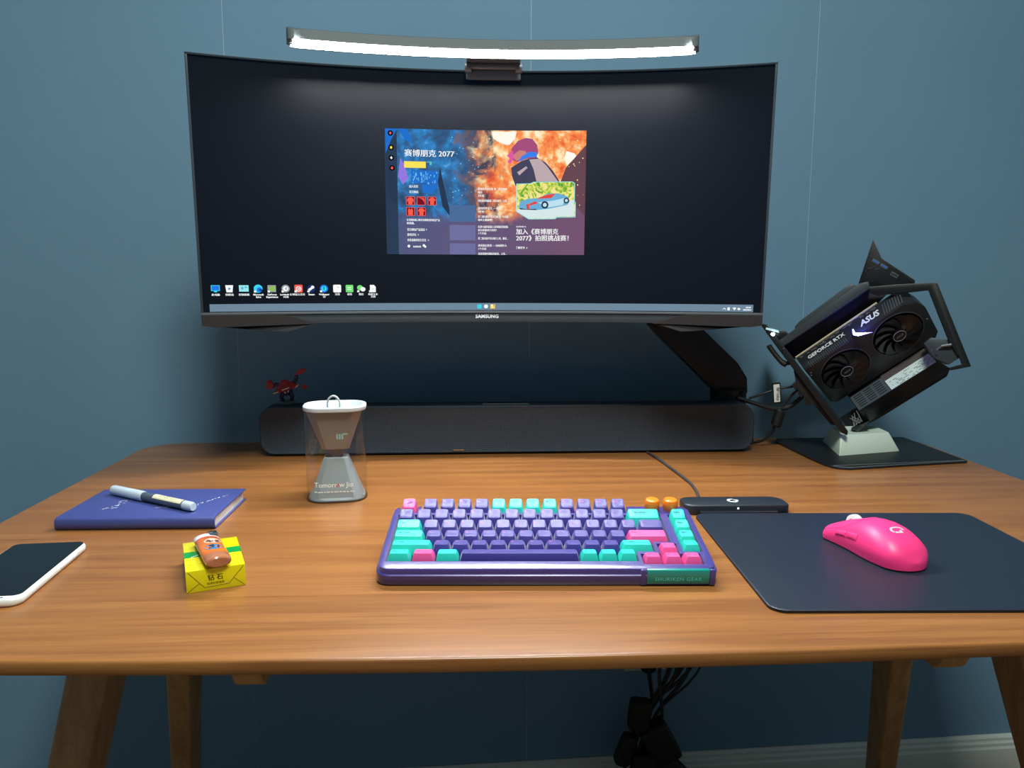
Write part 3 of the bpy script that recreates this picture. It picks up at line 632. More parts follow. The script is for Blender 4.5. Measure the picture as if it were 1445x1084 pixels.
WELLS = [(-.03, 13.03, -.56, .7), (-.03, 14.05, .45, 1.7), (-.03, 15.05, 1.45, 4.62), (-.03, 1.03, 4.84, 5.9), (1.2, 13.26, 4.84, 5.9), (13.2, 16.32, -.86, .19), (14.23, 15.27, .1, 1.26), (15.48, 16.54, .44, 4.62)]
cut_objs = [cutbox(*q, h0=-4.2 - .05 * i).build('well_cutter', M_case, kb, smooth=0) for i, q in enumerate(WELLS)]
for c in cut_objs:
    md = case.modifiers.new('well', 'BOOLEAN'); md.operation = 'DIFFERENCE'; md.object = c; md.solver = 'EXACT'
dg = bpy.context.evaluated_depsgraph_get(); me = bpy.data.meshes.new_from_object(case.evaluated_get(dg))
case.modifiers.clear(); old = case.data; case.data = me; me.name = 'case'; bpy.data.meshes.remove(old)
me.shade_smooth(); me.set_sharp_from_angle(angle=math.radians(38))
for c in cut_objs: d = c.data; bpy.data.objects.remove(c); bpy.data.meshes.remove(d)
KC = {}
def key_mesh(wu, row, col):
    """sculpted keycap: rounded-square loft with a shallow dish"""
    k = (wu, row, col.name)
    if k in KC: return KC[k]
    h, tl = {0: (10.2, 2.3), 1: (9.7, 2.0), 2: (8.2, 1.2), 3: (7.3, 0.2), 4: (7.2, -.9), 5: (7.7, -1.3)}[row]
    bw, bd = wu * KU - 0.9, KU - 0.9; tw, td = bw - 5.6, 12.6; yc = 1.3
    def lp(w_, d_, y, z, r, t=0): return [(a, b + y, z + (b / 6.3) * t) for a, b in rrect(-w_ / 2, -d_ / 2, w_ / 2, d_ / 2, r, 3)]
    m = MB(); m.loft([lp(bw, bd, 0, -2.2, .8), lp(bw, bd, 0, -1.2, .8), lp((bw + tw) / 2 + .6, (bd + td) / 2 + .5, yc * .45, h * .45, 1.4, tl * .3), lp(tw + 1.0, td + .8, yc, h - .9, 1.8, tl), lp(tw + .2, td + .1, yc, h - .15, 2.0, tl), lp(tw - 1, td - 1, yc, h, 2.0, tl), lp(tw * .55, td * .55, yc, h - .35, 1.6, tl * .55)])
    o = m.build('keycap', col, None, smooth=32); me = o.data; bpy.data.objects.remove(o); KC[k] = me; return me
KH = {0: (10.2, 2.3), 1: (9.7, 2.0), 2: (8.2, 1.2), 3: (7.3, 0.2), 4: (7.2, -.9), 5: (7.7, -1.3)}
KM = Matrix.Rotation(KT, 4, 'X')
def key(xu, yu, wu, row, col, leg='', ink=None, front='', fink=None, sz=3.4, shape=None):
    o = bpy.data.objects.new('keycap', key_mesh(wu, row, col)); COL.objects.link(o); o.parent = kb
    px, py, pz = kt((xu - 8) * KU, yu * KU, 0); o.matrix_local = Matrix.Translation((px * S, py * S, pz * S)) @ KM
    if col is not M_purple: o['label'] = {'cyan_keycap': 'turquoise keycap', 'pink_keycap': 'pink keycap'}[col.name]
    h, tl = KH[row]; x0 = -(wu * KU - 6.5) / 2 + 1.2
    if leg or shape:
        m = MB(); f = lambda x, y, z: (x0 + x, y + 2.3, h + .06 + tl * (y + 1.0) / 6.3)
        if leg: put_text(m, leg, sz, f, align='LEFT', bold=.06)
        if shape: m.add(*shape, 0, lambda x, y, z: (x, y + 1.6, h + .06 + tl * y / 6.3))
        m.build('legend', ink or (M_ink_pink if col is M_purple else M_ink_dark), o, smooth=0)
    if front:
        m = MB(); put_text(m, front, 2.5, lambda x, y, z: (x, -7.9 + (y + .2) * .36, 0.6 + y + .2), bold=.05); m.build('front_legend', M_ink_cyan, o, smooth=0)
C_, P_, V_ = M_cyan, M_pink, M_purple
bolt = ([(-4, -2, 0), (-2.4, -2.6, 0), (4.2, 1.6, 0), (3, 2.4, 0), (0, .6, 0), (0.4, 1.6, 0)], [(0, 1, 2, 3, 4, 5)])
key(.5, 5.35, 1, 0, P_, shape=bolt, ink=mat('violet_ink', (110, 60, 170), .6))
for i in range(12): key(1.75 + i * .998, 5.35, 1, 0, C_ if 4 <= i < 8 else V_, 'F%d' % (i + 1), sz=3.2)
for i, t in enumerate('`1234567890-='): key(.5 + i, 4.09, 1, 1, V_, t)
key(14, 4.09, 2, 1, C_, '←  Backspace', sz=3.1)
key(.75, 3.03, 1.5, 2, C_, 'Tab')
for i, t in enumerate('QWERTYUIOP[]'): key(2 + i, 3.03, 1, 2, V_, t, front={6: 'Ins', 7: 'Pn', 8: 'Pn', 9: 'PrtSc', 10: 'ScrLk', 11: 'Pause'}.get(i, ''))
key(14.25, 3.03, 1.5, 2, V_, '\\')
key(.875, 2.0, 1.75, 3, C_, 'Caps Lock', sz=3.0)
for i, t in enumerate("ASDFGHJKL;'"): key(2.25 + i, 2.0, 1, 3, V_, t, front={9: 'Home', 10: 'End'}.get(i, ''))
key(13.875, 2.0, 2.25, 3, P_, 'Enter', sz=3.2)
key(1.125, 1.0, 2.25, 4, C_, '⇧ Shift', sz=3.2)
for i, t in enumerate('ZXCVBNM,./'): key(2.75 + i, 1.0, 1, 4, V_, t, front={0: '▯', 1: '⊞', 2: 'Fi', 3: 'Mo'}.get(i, ''))
key(13.125, 1.0, 1.75, 4, C_, '⇧ Shift', sz=3.2)
key(.625, 0, 1.25, 5, C_, 'Ctrl'); key(1.875, 0, 1.25, 5, P_, '<  >'); key(3.125, 0, 1.25, 5, C_, 'Alt')
key(6.875, 0, 6.25, 5, V_)
for x, t in ((10.5, 'Alt'), (11.5, 'Fn'), (12.5, 'Ctrl')): key(x, 0, 1, 5, C_, t, sz=3.0)
for x, t in ((13.74, '←'), (14.76, '↓'), (15.78, '→')): key(x, -.33, 1, 5, P_, t, sz=4)
key(14.76, .70, 1, 4, P_, '↑', sz=4)
for y, r, t in ((4.09, 1, 'Delete'), (3.03, 2, 'PgUp'), (2.0, 3, 'PgDn'), (.98, 4, 'End')): key(16, y, 1, r, C_, t, sz=2.7)
M_orange = mat('orange_knob', (245, 128, 25), 0.3, coat=.3)
for x in (14.72, 15.78):
    px, py, pz = kt((x - 8) * KU, 5.36 * KU, 2.5)
    m = MB(); m.lathe([(7.6, 0), (8.3, 1), (8.3, 8), (8.0, 10.6), (7, 12.6), (5, 13.4), (2, 13.1)], 28); o = m.build('volume_knob', M_orange, kb, smooth=40)
    o.matrix_local = Matrix.Translation((px * S, py * S, pz * S)) @ KM
# little window with status marks beside the knobs
m = MB()
for i, ch in enumerate('G▽▽'): put_text(m, ch, 4.6, lambda x, y, z: kt((13.62 + i * .36 - 8) * KU + x, 5.3 * KU + y, 3.65), bold=.1)
m.build('status_marks', mat('status_ink', (40, 34, 96), .5), kb, smooth=0)
# turquoise badge let into the front right
m = MB(); BX0, BX1 = 100.5, 160.5
A = [kt(0, KY0 + 2.5, 3.9)[1:], kt(0, KY0 - 0.3, 3.3)[1:], kt(0, KY0 - 1.2, -1.0)[1:], (KY0 * ck + 1.0, 3.2), (KY0 * ck + 4.0, 3.0)]
m.loft([[(x, y, z) for y, z in A] for x in (BX0, BX1)])
badge = m.build('badge', mat('turquoise_badge', (8, 140, 132), 0.3, coat=.3), kb, bevel=.5)
m = MB(); B = [kt(0, KY0 + 3.5, 3.7)[1:], kt(0, KY0 + .6, 3.4)[1:], kt(0, KY0 + .2, -1.0)[1:], (KY0 * ck + 2.0, 1.4), (KY0 * ck + 6.0, 1.4)]
for q0, q1 in ((BX0 - 6, BX0 - .4), (BX1 + .4, BX1 + 6)):
    m = MB(); m.loft([[(x, y - .9, z) for y, z in B] for x in (q0, q1)]); m.build('badge_frame', M_case, kb, bevel=1.2)
p0 = Vector((0,) + kt(0, KY0 - .8, -.6)[1:]); p1 = Vector((0,) + kt(0, KY0 - 1.1, -1.0)[1:]); p2 = Vector((0, KY0 * ck + 1.0, 3.2)); dv = (Vector((0,) + tuple(A[2])) - p2); dn = dv.normalized(); nn = Vector((0, -dn.z, dn.y))
m = MB(); put_text(m, 'SHURIKEN GEAR', 5.4, lambda x, y, z: tuple(Vector(((BX0 + BX1) / 2 + x, 0, 0)) + p2 + dn * (y + dv.length * .5 - 1.6) + nn * .25), bold=.08, space=1.15)
m.build('badge_lettering', mat('badge_ink', (90, 225, 212), .4), badge, smooth=0)
for yy in (KY0 * ck + 12, KY1 * ck - 12):
    m = MB(); m.box((4, yy, 0.6), (280, 8, 1.2)); m.build('rubber_foot', M_rubber, kb)

# ================================================================== MOUSE MAT, CHARGING BASE, MOUSE
M_mat = mat('blue_black_mat', (30, 40, 54), 0.36, noise=(700, .25), bump=(1400, .5))
pad = thing('mouse_mat', 'large dark blue-black mouse mat under the pink mouse', 'mouse mat', (276.5, 917, 0), -0.0396)
def pl(ins, z): return [(x, y, z) for x, y in rrect(ins, -283 + ins, 344 - ins, -ins, 15, 8)]
m = MB(); m.loft([pl(.8, 0), pl(0, .4), pl(0, 1.5)]); m.build('rubber_base', M_rubber, pad)
m = MB(); m.loft([pl(.4, 1.5), pl(.2, 2.6), pl(.8, 3.1), pl(1.8, 3.2)]); m.build('surface', M_mat, pad, smooth=60)
def glogo(r, n=10):
    """ring-shaped letter mark: open arc with a short inner hook"""
    vs = []; fs = []; t = .30 * r
    for i in range(n + 1):
        a = math.radians(75 + 235 * i / n); vs += [(r * math.cos(a), r * math.sin(a), 0), ((r - t * 1.3) * math.cos(a), (r - t * 1.3) * math.sin(a), 0)]
    for i in range(n): fs.append((2 * i, 2 * i + 1, 2 * i + 3, 2 * i + 2))
    k = len(vs)
    for i in range(5):
        a = math.radians(-50 + 55 * i / 4); q = r * .98; vs += [(q * math.cos(a), q * math.sin(a) + .15 * r, 0), ((q - t * 1.4) * math.cos(a), (q - t * 1.4) * math.sin(a) + .15 * r, 0)]
    for i in range(4): fs.append((k + 2 * i, k + 2 * i + 1, k + 2 * i + 3, k + 2 * i + 2))
    k = len(vs); vs += [(.12 * r, .1 * r, 0), (r * .9, .1 * r, 0), (r * .96, .38 * r, 0), (.12 * r, .38 * r, 0)]; fs.append((k, k + 1, k + 2, k + 3))
    return vs, fs
hub = thing('charging_base', 'black oblong mouse charging base behind the mouse mat, with white emblem', 'charging base', (266, 917.5, 0), -0.02)
def hl(ins, z): return [(x, y, z) for x, y in rrect(ins, ins, 133 - ins, 38 - ins, [6, 16, 12, 12], 6)]
M_hub = mat('base_black', (34, 42, 50), 0.4)
m = MB(); m.loft([hl(1, 0), hl(0, 1), hl(0, 11), hl(.5, 12.2), hl(1.8, 13)]); m.build('shell', M_hub, hub, smooth=50)
m = MB(); m.add(*glogo(7.5), 0, lambda x, y, z: (x + 66, y * 1.0 + 19, 13.15)); m.build('emblem', M_print_white, hub, smooth=0)
m = MB(); m.tube([(67, -.3, 8.6), (67, .6, 8.6)], 1.3, 12); m.build('indicator_light', mat('status_light', (250, 252, 252), .4, emit=(250, 252, 252), strength=1.0), hub)
m = MB(); m.box((68, -.6, 4.4), (98, 1.6, 1.6)); m.build('metal_trim', M_steel, hub)
cpts = [(24, 40, 7), (27, 42, 7)]
def wl(p): v = Matrix.Rotation(0.02, 3, 'Z') @ Vector((p[0] - 266, p[1] - 917.5, p[2])); return tuple(v)
m = MB(); m.tube(spline([wl((296, 953, 7)), wl((299, 968, 4)), wl((309, 1012, 2.6)), wl((313, 1058, 2.6)), wl((311, 1100, 2.6)), wl((307, 1156, 2.6)), wl((302, 1212, 2.6)), wl((296, 1256, 1.9)), ], 8), 1.9, 10); m.build('cable', mat('grey_cable', (62, 62, 64), .5), hub, label='grey cable')
m = MB(); m.tube([wl((293.5, 948, 7)), wl((295, 953, 7)), wl((298, 963, 5.4)), wl((300, 969, 4.4))], [5, 4.6, 3.2, 2.6], 12); m.build('strain_relief', M_hub, hub)

mouse = thing('mouse', 'bright pink wireless mouse on the dark mat', 'mouse', (431, 771, 3.6), math.radians(103))
mouse.scale = (.95, .95, .95)
M_mp = mat('bright_pink_shell', (252, 58, 132), 0.42)
# local x: tail (-) to nose (+); y: left is +
def minterp(t, tab):
    for (a, u), (b, v) in zip(tab, tab[1:]):
        if t <= b:
            f = (t - a) / (b - a); f = f * f * (3 - 2 * f) if False else f; return u + (v - u) * f
    return tab[-1][1]
HWT = [(-62.5, 26), (-55, 27.5), (-48, 28.8), (-38, 30.6), (-25, 31.6), (-10, 31), (5, 29), (20, 28), (35, 28.4), (48, 29.2), (56, 28.6), (60, 26), (62.5, 22)]
HTT = [(-62.5, 7), (-60, 14), (-55, 21.5), (-48, 28), (-38, 33.5), (-25, 38), (-10, 39.6), (5, 38.2), (20, 33.6), (35, 27), (48, 20.4), (56, 16.4), (60, 14), (62.5, 11)]
def smoothtab(tab, t):
    s = 0; w_ = 0
    for d in (-5, -2.5, 0, 2.5, 5):
        s += minterp(min(62.5, max(-62.5, t + d)), tab) * (3 - abs(d) / 2.5); w_ += 3 - abs(d) / 2.5
    return s / w_
def mpt(x, a, off=0.0):
    """a in degrees: 0 right side, 90 top, 180 left side"""
    def dims(x):
        e = math.sqrt(max(0.02, 1 - (max(0, -x - 44) / 18.7) ** 2.0)); f = math.sqrt(max(0.1, 1 - (max(0, x - 54) / 9.2) ** 2.4)) ** .5
        return smoothtab(HWT, x) * e * f, (smoothtab(HTT, x) - 1.5) * (f if x > 0 else 1)
    hw, ht = dims(x)
    def q(x, a):
        t = math.radians(a); c, s_ = math.cos(t), math.sin(t)
        y = -hw * math.copysign(abs(c) ** .72, c); z = ht * abs(s_) ** .78
        y *= 0.90 + 0.10 * min(1, z / 14)
        return Vector((x, y, z + 1.5))
    p = q(x, a)
    if off:
        t = q(x, min(a + 2, 178)) - q(x, max(a - 2, 2)); hh = 1.5
        hw0, ht0 = hw, ht; x1 = min(x + hh, 62); hw, ht = dims(x1); e = q(x1, a); hw, ht = hw0, ht0
        nrm = (e - p).cross(t); 
        if nrm.length > 1e-6:
            nrm.normalize()
            if nrm.dot(Vector((0, p.y, p.z - 5))) < 0: nrm = -nrm
            p = p + nrm * off
    return tuple(p)
xs = [-62.5, -62, -61, -59, -56, -52, -47, -41] + list(range(-34, 53, 6)) + [54, 57, 59.5, 61.3, 62.5]
m = MB(); lo = [[mpt(x, 180 * k / 24) for k in range(25)] for x in xs]
m.loft(lo, closed=True); m.build('body', M_mp, mouse, smooth=60)
m = MB(); m.loft([[mpt(x * .985, 180 * k / 24)[:2] + (0 if j == 0 else 1.7,) for k in (0, 24)] for x in xs for j in (0,)], closed=False, cap0=False, cap1=False)
bl = [(x * .985, mpt(x, 0)[1] * .97) for x in xs] + [(x * .985, mpt(x, 180)[1] * .97) for x in reversed(xs)]
m = MB(); m.prism(bl, -.2, 1.9); m.build('underside', M_black, mouse)
def patch(name, x0, x1, a0, a1, off, nx=10, na=8, sk=1.2, matl=None, edge=None):
    m = MB(); vs = []; fs = []
    aa = (lambda x: (a0, a1)) if not edge else edge
    for i in range(nx + 1):
        x = x0 + (x1 - x0) * i / nx; lo_, hi_ = aa(x)
        for j in range(na + 1):
            a = lo_ + (hi_ - lo_) * j / na
            rim = i in (0, nx) or j in (0, na)
            vs.append(mpt(x, a, off * (.35 if rim else 1)))
    W_ = na + 1
    for i in range(nx):
        for j in range(na): fs.append((i * W_ + j, i * W_ + j + 1, (i + 1) * W_ + j + 1, (i + 1) * W_ + j))
    k = len(vs); rim = [j for j in range(W_)] + [i * W_ + na for i in range(1, nx + 1)] + [nx * W_ + j for j in range(na - 1, -1, -1)] + [i * W_ for i in range(nx - 1, 0, -1)]
    pos = {}
    for i in range(nx + 1):
        for j in range(na + 1): pos[i * W_ + j] = (x0 + (x1 - x0) * i / nx, aa(x0 + (x1 - x0) * i / nx)[0] + (aa(x0 + (x1 - x0) * i / nx)[1] - aa(x0 + (x1 - x0) * i / nx)[0]) * j / na)
    for q in rim: vs.append(mpt(pos[q][0], pos[q][1], -sk))
    for q in range(len(rim)): fs.append((rim[q], rim[(q + 1) % len(rim)], k + (q + 1) % len(rim), k + q))
    m.add(vs, fs); return m.build(name, matl or M_mp, mouse, smooth=50)
patch('main_button', 9, 61.5, 0, 0, .8, 14, edge=lambda x: (38 + max(0, 26 - x) * 1.4, 80))
patch('main_button', 9, 61.5, 0, 0, .8, 14, edge=lambda x: (100, 142 - max(0, 26 - x) * 1.4))
patch('side_button', 16, 33, 149, 161, 1.5, 6, 4)
patch('side_button', -4, 14.5, 149, 161, 1.5, 6, 4)
m = MB(); m.tube([(33, -4, 22), (33, 4, 22)], 11.5, 26); m.build('scroll_wheel', M_white, mouse, bevel=1.6)
m = MB(); m.tube([(33, -4.6, 22), (33, 4.6, 22)], 7, 20); m.build('wheel_hub', mat('wheel_grey', (150, 152, 156), .4), mouse)
m = MB(); gv, gf = glogo(5.4, 12)
def onm(x, y, z):          # emblem laid over the hump
    X = -31 + y * -1 * -1; a = 90 + (x) * 1.75
    return mpt(-31 + y, 90 - (-x) * 1.75, .25)
m.add(gv, gf, 0, lambda x, y, z: mpt(-31 - x, 90 - y * 1.75, .3)); m.build('emblem', mat('silver_emblem', (222, 214, 222), .35, metal=.3), mouse, smooth=0)

# ================================================================== NOTEBOOK AND PEN
nbk = thing('notebook', 'dark blue hardcover notebook lying on the left of the desk', 'notebook', (-486, 890, 0), -0.012)
M_nb = mat('blue_cover', (62, 72, 134), 0.42, bump=(700, .15)); M_paper = mat('paper', (228, 228, 222), 0.8)
m = MB(); NW, ND, NH = 184, 123, 15
pr = [(0 + 6 * (1 - math.cos(t)), NH / 2 - NH / 2 * math.cos(t) if False else NH / 2 + NH / 2 * math.sin(t - PI / 2)) for t in []]
c = [(ND, NH), (5, NH), (2, NH - 1.2), (0.4, NH - 4), (0, NH / 2), (.4, 4), (2, 1.2), (5, 0), (ND, 0), (ND, 1.4), (6, 1.4), (3, 3.4), (2.2, NH / 2), (3, NH - 3.4), (6, NH - 1.4), (ND, NH - 1.4)]
for x0, x1 in ((0, NW),): m.loft([[(x, y, z) for y, z in c] for x in (x0, x1)])
m.build('cover', M_nb, nbk, bevel=.4, smooth=40)
m = MB(); m.loft([[(x, y, z) for y, z in [(ND - 3, 1.4), (ND - 3, NH - 1.4), (6, NH - 1.4), (4, NH - 4), (3, NH / 2), (4, 4), (6, 1.4)]] for x in (3, NW - 3)]); m.build('pages', M_paper, nbk, smooth=40)
m = MB()
def stroke(x, y, l, a, w_=1.0):
    c_, s_ = math.cos(a), math.sin(a); m.add([(x - s_ * w_, y + c_ * w_, 0), (x + s_ * w_, y - c_ * w_, 0), (x + c_ * l + s_ * w_, y + s_ * l - c_ * w_, 0), (x + c_ * l - s_ * w_, y + s_ * l + c_ * w_, 0)], [(0, 1, 2, 3)], 0, lambda a, b, z: (a, b, NH + .15))
for k in range(16):
    t = k / 15; stroke(44 + 8 * t + random.uniform(-6, 6), 34 + 46 * t + random.uniform(-3, 3), random.uniform(2, 5), random.choice((0, .2, PI / 2, .8)), .5)
for k in range(8): stroke(99 + random.uniform(0, 14), 42 + random.uniform(-3, 4), random.uniform(2, 5), random.choice((0, .2, PI / 2)), .6)
for k in range(16):
    t = k / 15; stroke(142 + 26 * t + random.uniform(-2, 2), 44 + 48 * t + random.uniform(-1.5, 1.5), random.uniform(1.5, 4), random.choice((0, .5, PI / 2)), .45)
m.build('cover_marks', M_print_white, nbk, smooth=0, label='small white marks printed on the cover')['kind'] = 'stuff'

pa = math.atan2(912 - 992, -334 + 463)
pen = thing('pen', 'frosted clear gel pen with cream label lying on the notebook', 'pen', (-463, 990, 15.2), pa)
PR = 6.2; LP = 152
def xl(prof): return [[(x, r * math.cos(2 * PI * k / 20), PR + r * math.sin(2 * PI * k / 20)) for k in range(20)] for x, r in prof]
M_frost = mat('frosted_plastic', (206, 222, 236), 0.3, trans=.15, coat=.3); M_clearblue = clear_plastic('clear_barrel', tint=.82)
m = MB(); m.loft(xl([(0, 4.6), (1.5, 6.0), (4, 6.4), (60, 6.5), (62, 6.1)])); m.build('cap', M_frost, pen)
m = MB(); m.loft(xl([(62, 5.4), (66, 5.6), (140, 5.6)])); m.build('barrel', mat('smoky_barrel', (78, 92, 108), .22, coat=.4), pen)
m = MB(); m.loft(xl([(138, 5.7), (150, 5.6), (153, 4.6)])); m.build('end_plug', M_frost, pen)
m = MB(); lo = [[(x, 5.75 * math.cos(a), PR + 5.75 * math.sin(a)) for a in [math.radians(q) for q in range(15, 156, 10)]] for x in (84, 136)]
m.loft(lo, closed=False, cap0=False, cap1=False); lab = m.build('label', mat('cream_label', (232, 228, 190), .5), pen)
m = MB(); put_text(m, '0.5 GEL PEN', 5.4, lambda x, y, z: (110 + x, 5.9 * math.cos(math.radians(88 + (y) * 9)), PR + 5.9 * math.sin(math.radians(88 + y * 9))), bold=.05)
m.build('label_print', mat('olive_ink', (120, 125, 80), .6), lab, smooth=0)

# ================================================================== PHONE
ph = thing('smartphone', 'white smartphone with black screen at the left edge of the desk', 'phone', (-450.5, 752, 0), 0.075)
def phl(x0, y0, x1, y1, r, ins, z): return [(x, y, z) for x, y in rrect(x0 + ins, y0 + ins, x1 - ins, y1 - ins, r - ins, 7)]
B_ = (-38.5, -77, 38.5, 77, 12)
m = MB(); m.loft([phl(*B_, 2.6, 0.2), phl(*B_, .8, 1.0), phl(*B_, .1, 2.6), phl(*B_, 0, 4.2), phl(*B_, .1, 5.8), phl(*B_, .9, 7.4), phl(*B_, 2.2, 8.2)])
m.build('body', mat('glossy_white', (232, 234, 230), .18, coat=.5), ph, smooth=50)
m = MB(); m.loft([phl(-35.8, -69, 35.8, 74.2, 7, 0, 8.0), phl(-35.8, -69, 35.8, 74.2, 7, .2, 8.5)]); m.build('screen', mat('black_glass', (12, 15, 18), .09, coat=.3), ph)
m = MB(); m.lathe([(1.3, 8.1), (1.3, 8.35)], 14, (22, -72.6, 0)); m.build('sensor_dot', mat('sensor_blue', (60, 66, 110), .3), ph)
m = MB(); m.box((38.5, 18, 4.6), (1.0, 24, 1.8)); m.box((38.5, 40, 4.6), (1.0, 10, 1.8)); m.build('side_keys', M_white, ph, bevel=.4)
m = MB(); m.tube([(8, -77.2, 4.2), (8, -76, 4.2)], 1.3, 10); m.tube([(0, -77.2, 4.2), (0, -76, 4.2)], .8, 10); m.build('charging_port', M_black, ph)

# ================================================================== CIGARETTE PACK AND LIGHTER
pk = thing('cigarette_pack', 'small yellow cigarette pack with green band under the lighter', 'box', (-267.5, 701, 0), math.radians(21.5))
PW, PD, PH = 53, 86, 21.5
m = MB(); m.box((PW / 2, PD / 2, PH / 2), (PW, PD, PH)); m.build('carton', mat('yellow_card', (226, 216, 8), .22, coat=.4), pk, bevel=.9)
m = MB(); gb = mat('green_band', (16, 150, 62), .25, coat=.4)
m.box((PW / 2, 46, PH / 2), (PW + .3, 17, PH + .3)); m.build('green_band', gb, pk)
M_foldl = mat('fold_line', (150, 140, 10), .4)
m = MB()
for a, b in (((2, 20.5), (16, 4)), ((16, 4), (38, 5)), ((38, 5), (51.5, 20.5)), ((1, 1), (12, 9)), ((52, 1), (42, 10))):
    m.tube([(a[0], -.1, a[1]), (b[0], -.1, b[1])], .32, 6)
m.build('fold_seams', M_foldl, pk, smooth=0)
M_inkb = mat('black_ink', (35, 32, 12), .6)
m = MB(); put_text(m, '钻 石', 6.2, lambda x, y, z: (26 + x, -.25, y + 10.4), bold=.1); put_text(m, '吸烟有害健康', 2.6, lambda x, y, z: (26 + x, -.25, y + 6.2))
for k in range(16): x = random.uniform(3, 48); y = random.choice((14, 17, 20)); m.box((x, y, PH + .1), (random.uniform(1, 4), .5, .1))
m.build('print', M_inkb, pk, smooth=0)
m = MB()
for k in range(5): m.box((7 + k * 1.4, 38 + k, PH + .25), (.6, 3, .1))
m.build('pale_mark', M_print_white, pk, smooth=0)

la = math.atan2(707 - 782, -237 + 276)
li = thing('lighter', 'orange disposable lighter with round pictures lying on the yellow pack', 'lighter', (-275.5, 779.5, 21.9), la)
def ll(x, w_, h, z=6.0): return [(x, w_ * math.cos(2 * PI * k / 24), z + h * math.sin(2 * PI * k / 24)) for k in range(24)]
m = MB(); m.loft([ll(17, 11.8, 5.7), ll(18, 12.3, 6.0), ll(66, 12.3, 6.0)]); bodyl = m.build('body', mat('orange_wrap', (238, 120, 40), .22, coat=.5, noise=(60, .35)), li)
m = MB(); m.loft([ll(66, 12.2, 5.95), ll(76, 12.2, 5.95), ll(79, 11.4, 5.2), ll(80, 9.5, 4.0)]); m.build('tank_end', mat('amber_tank', (176, 112, 80), .12, coat=.6), li)
m = MB(); m.loft([ll(14.5, 12.0, 5.8), ll(17.2, 12.2, 5.9)]); m.build('red_rim', mat('red_band', (214, 52, 48), .3), li)
m = MB(); m.loft([[(x, y * .99, z) for x, y, z in ll(a, r, h)] for a, r, h in ((3, 10, 5.0), (1.5, 9, 4.4))][::-1] + [ll(5, 12, 5.6), ll(14.5, 12.0, 5.7)])
m.build('head', mat('lighter_head_white', (225, 232, 236), .3), li)
m = MB(); m.box((5.5, 7.2, 7.5), (13, 8.6, 8.8)); m.build('wind_guard', M_steel, li, bevel=1.2)
m = MB(); m.tube([(3.5, 3, 9.6), (3.5, 7, 9.6)], 3.6, 16); m.build('spark_wheel', mat('dark_steel', (60, 62, 66), .4, metal=.9), li)
for x, y, c1, c2 in ((31, 2.5, (218, 196, 176), (84, 60, 62)), (50, 0.6, (56, 124, 176), (26, 46, 84))):
    m = MB(); n = 18; pts = [(x + 7.6 * math.cos(2 * PI * k / n), y + 8.2 * math.sin(2 * PI * k / n)) for k in range(n)]
    m.add([(a, b, 6 + 6.12 * math.sqrt(max(0, 1 - (b / 12.4) ** 2))) for a, b in pts] + [(x, y, 12.2)], [(k, (k + 1) % n, n) for k in range(n)], 0)
    for k in range(6):
        a = x + random.uniform(-4, 4); b = y + random.uniform(-5, 5); m.box((a, b, 6.14 + 6.12 * math.sqrt(max(0, 1 - (b / 12.4) ** 2))), (random.uniform(2, 5), random.uniform(1, 3), .15), 1)
    m.build('round_picture', [mat('picture_a%d' % x, c1, .3, coat=.5), mat('picture_b%d' % x, c2, .3, coat=.5)], li, smooth=40)

# ================================================================== CLEAR CASE WITH HOURGLASS INSERT
hc = thing('display_case', 'clear plastic case holding a pale grey hourglass-shaped cup with a ring', 'container', (-181.5, 1019, 0), math.radians(6))
def hcl(k, z, r=24, w_=78, d_=62): return [(x, y, z) for x, y in rrect(-w_ / 2 * k, -d_ / 2 * k, w_ / 2 * k, d_ / 2 * k, r * k, 7)]
def octo(w_, d_, z, ch=.32, t=0.0):      # eight-sided ring
    a, b = w_ / 2, d_ / 2; c = ch
    P = [((a * (1 - c), -b), (a, -b * (1 - c))), ((a, b * (1 - c)), (a * (1 - c), b)), ((-a * (1 - c), b), (-a, b * (1 - c))), ((-a, -b * (1 - c)), (-a * (1 - c), -b))]
    return [(p[0] + (q[0] - p[0]) * k / 7, p[1] + (q[1] - p[1]) * k / 7, z) for p, q in P for k in range(8)]
M_case_clear = clear_plastic('case_clear', gloss=.06, tint=.93)
m = MB(); m.loft([hcl(1.0, .6), hcl(1.02, 124)], cap0=False, cap1=False); m.build('clear_wall', M_case_clear, hc, smooth=60)
m = MB(); m.loft([hcl(.96, 0), hcl(1.01, 0), hcl(1.02, 1.4), hcl(.99, 1.8)]); m.build('clear_base', clear_plastic('case_base_clear', gloss=.08, tint=.8), hc, smooth=40)
M_hg = mat('pale_grey_plastic', (150, 164, 170), .42)
M_hg2 = mat('pale_taupe_plastic', (142, 134, 126), .45)
m = MB(); m.loft([hcl(1.03, 121), hcl(1.05, 122.5), hcl(1.05, 126), hcl(1.03, 127), hcl(.93, 127), hcl(.91, 125.5), octo(66, 50, 118)], cap0=False, cap1=False)
m.loft([octo(66, 50, 118), octo(33, 26, 72)], cap0=False)
m.build('rim', mat('rim_white', (205, 216, 224), .3), hc, smooth=30)
m = MB(); m.loft([octo(72, 55, 121), octo(36, 28, 69), octo(34, 26, 68)], cap0=False); m.build('upper_funnel', M_hg2, hc, smooth=12)
m = MB(); m.loft([octo(14.5, 13, 46, .4), octo(14.5, 13, 70, .4)]); m.build('neck', mat('neck_grey', (120, 118, 126), .4), hc, smooth=20)
m = MB(); m.loft([hcl(.95, 2), hcl(.95, 3.4), octo(68, 53, 6), octo(32, 26, 56), octo(29, 23, 57.4), octo(27, 21, 56)]); m.build('lower_cone', M_hg, hc, smooth=12)
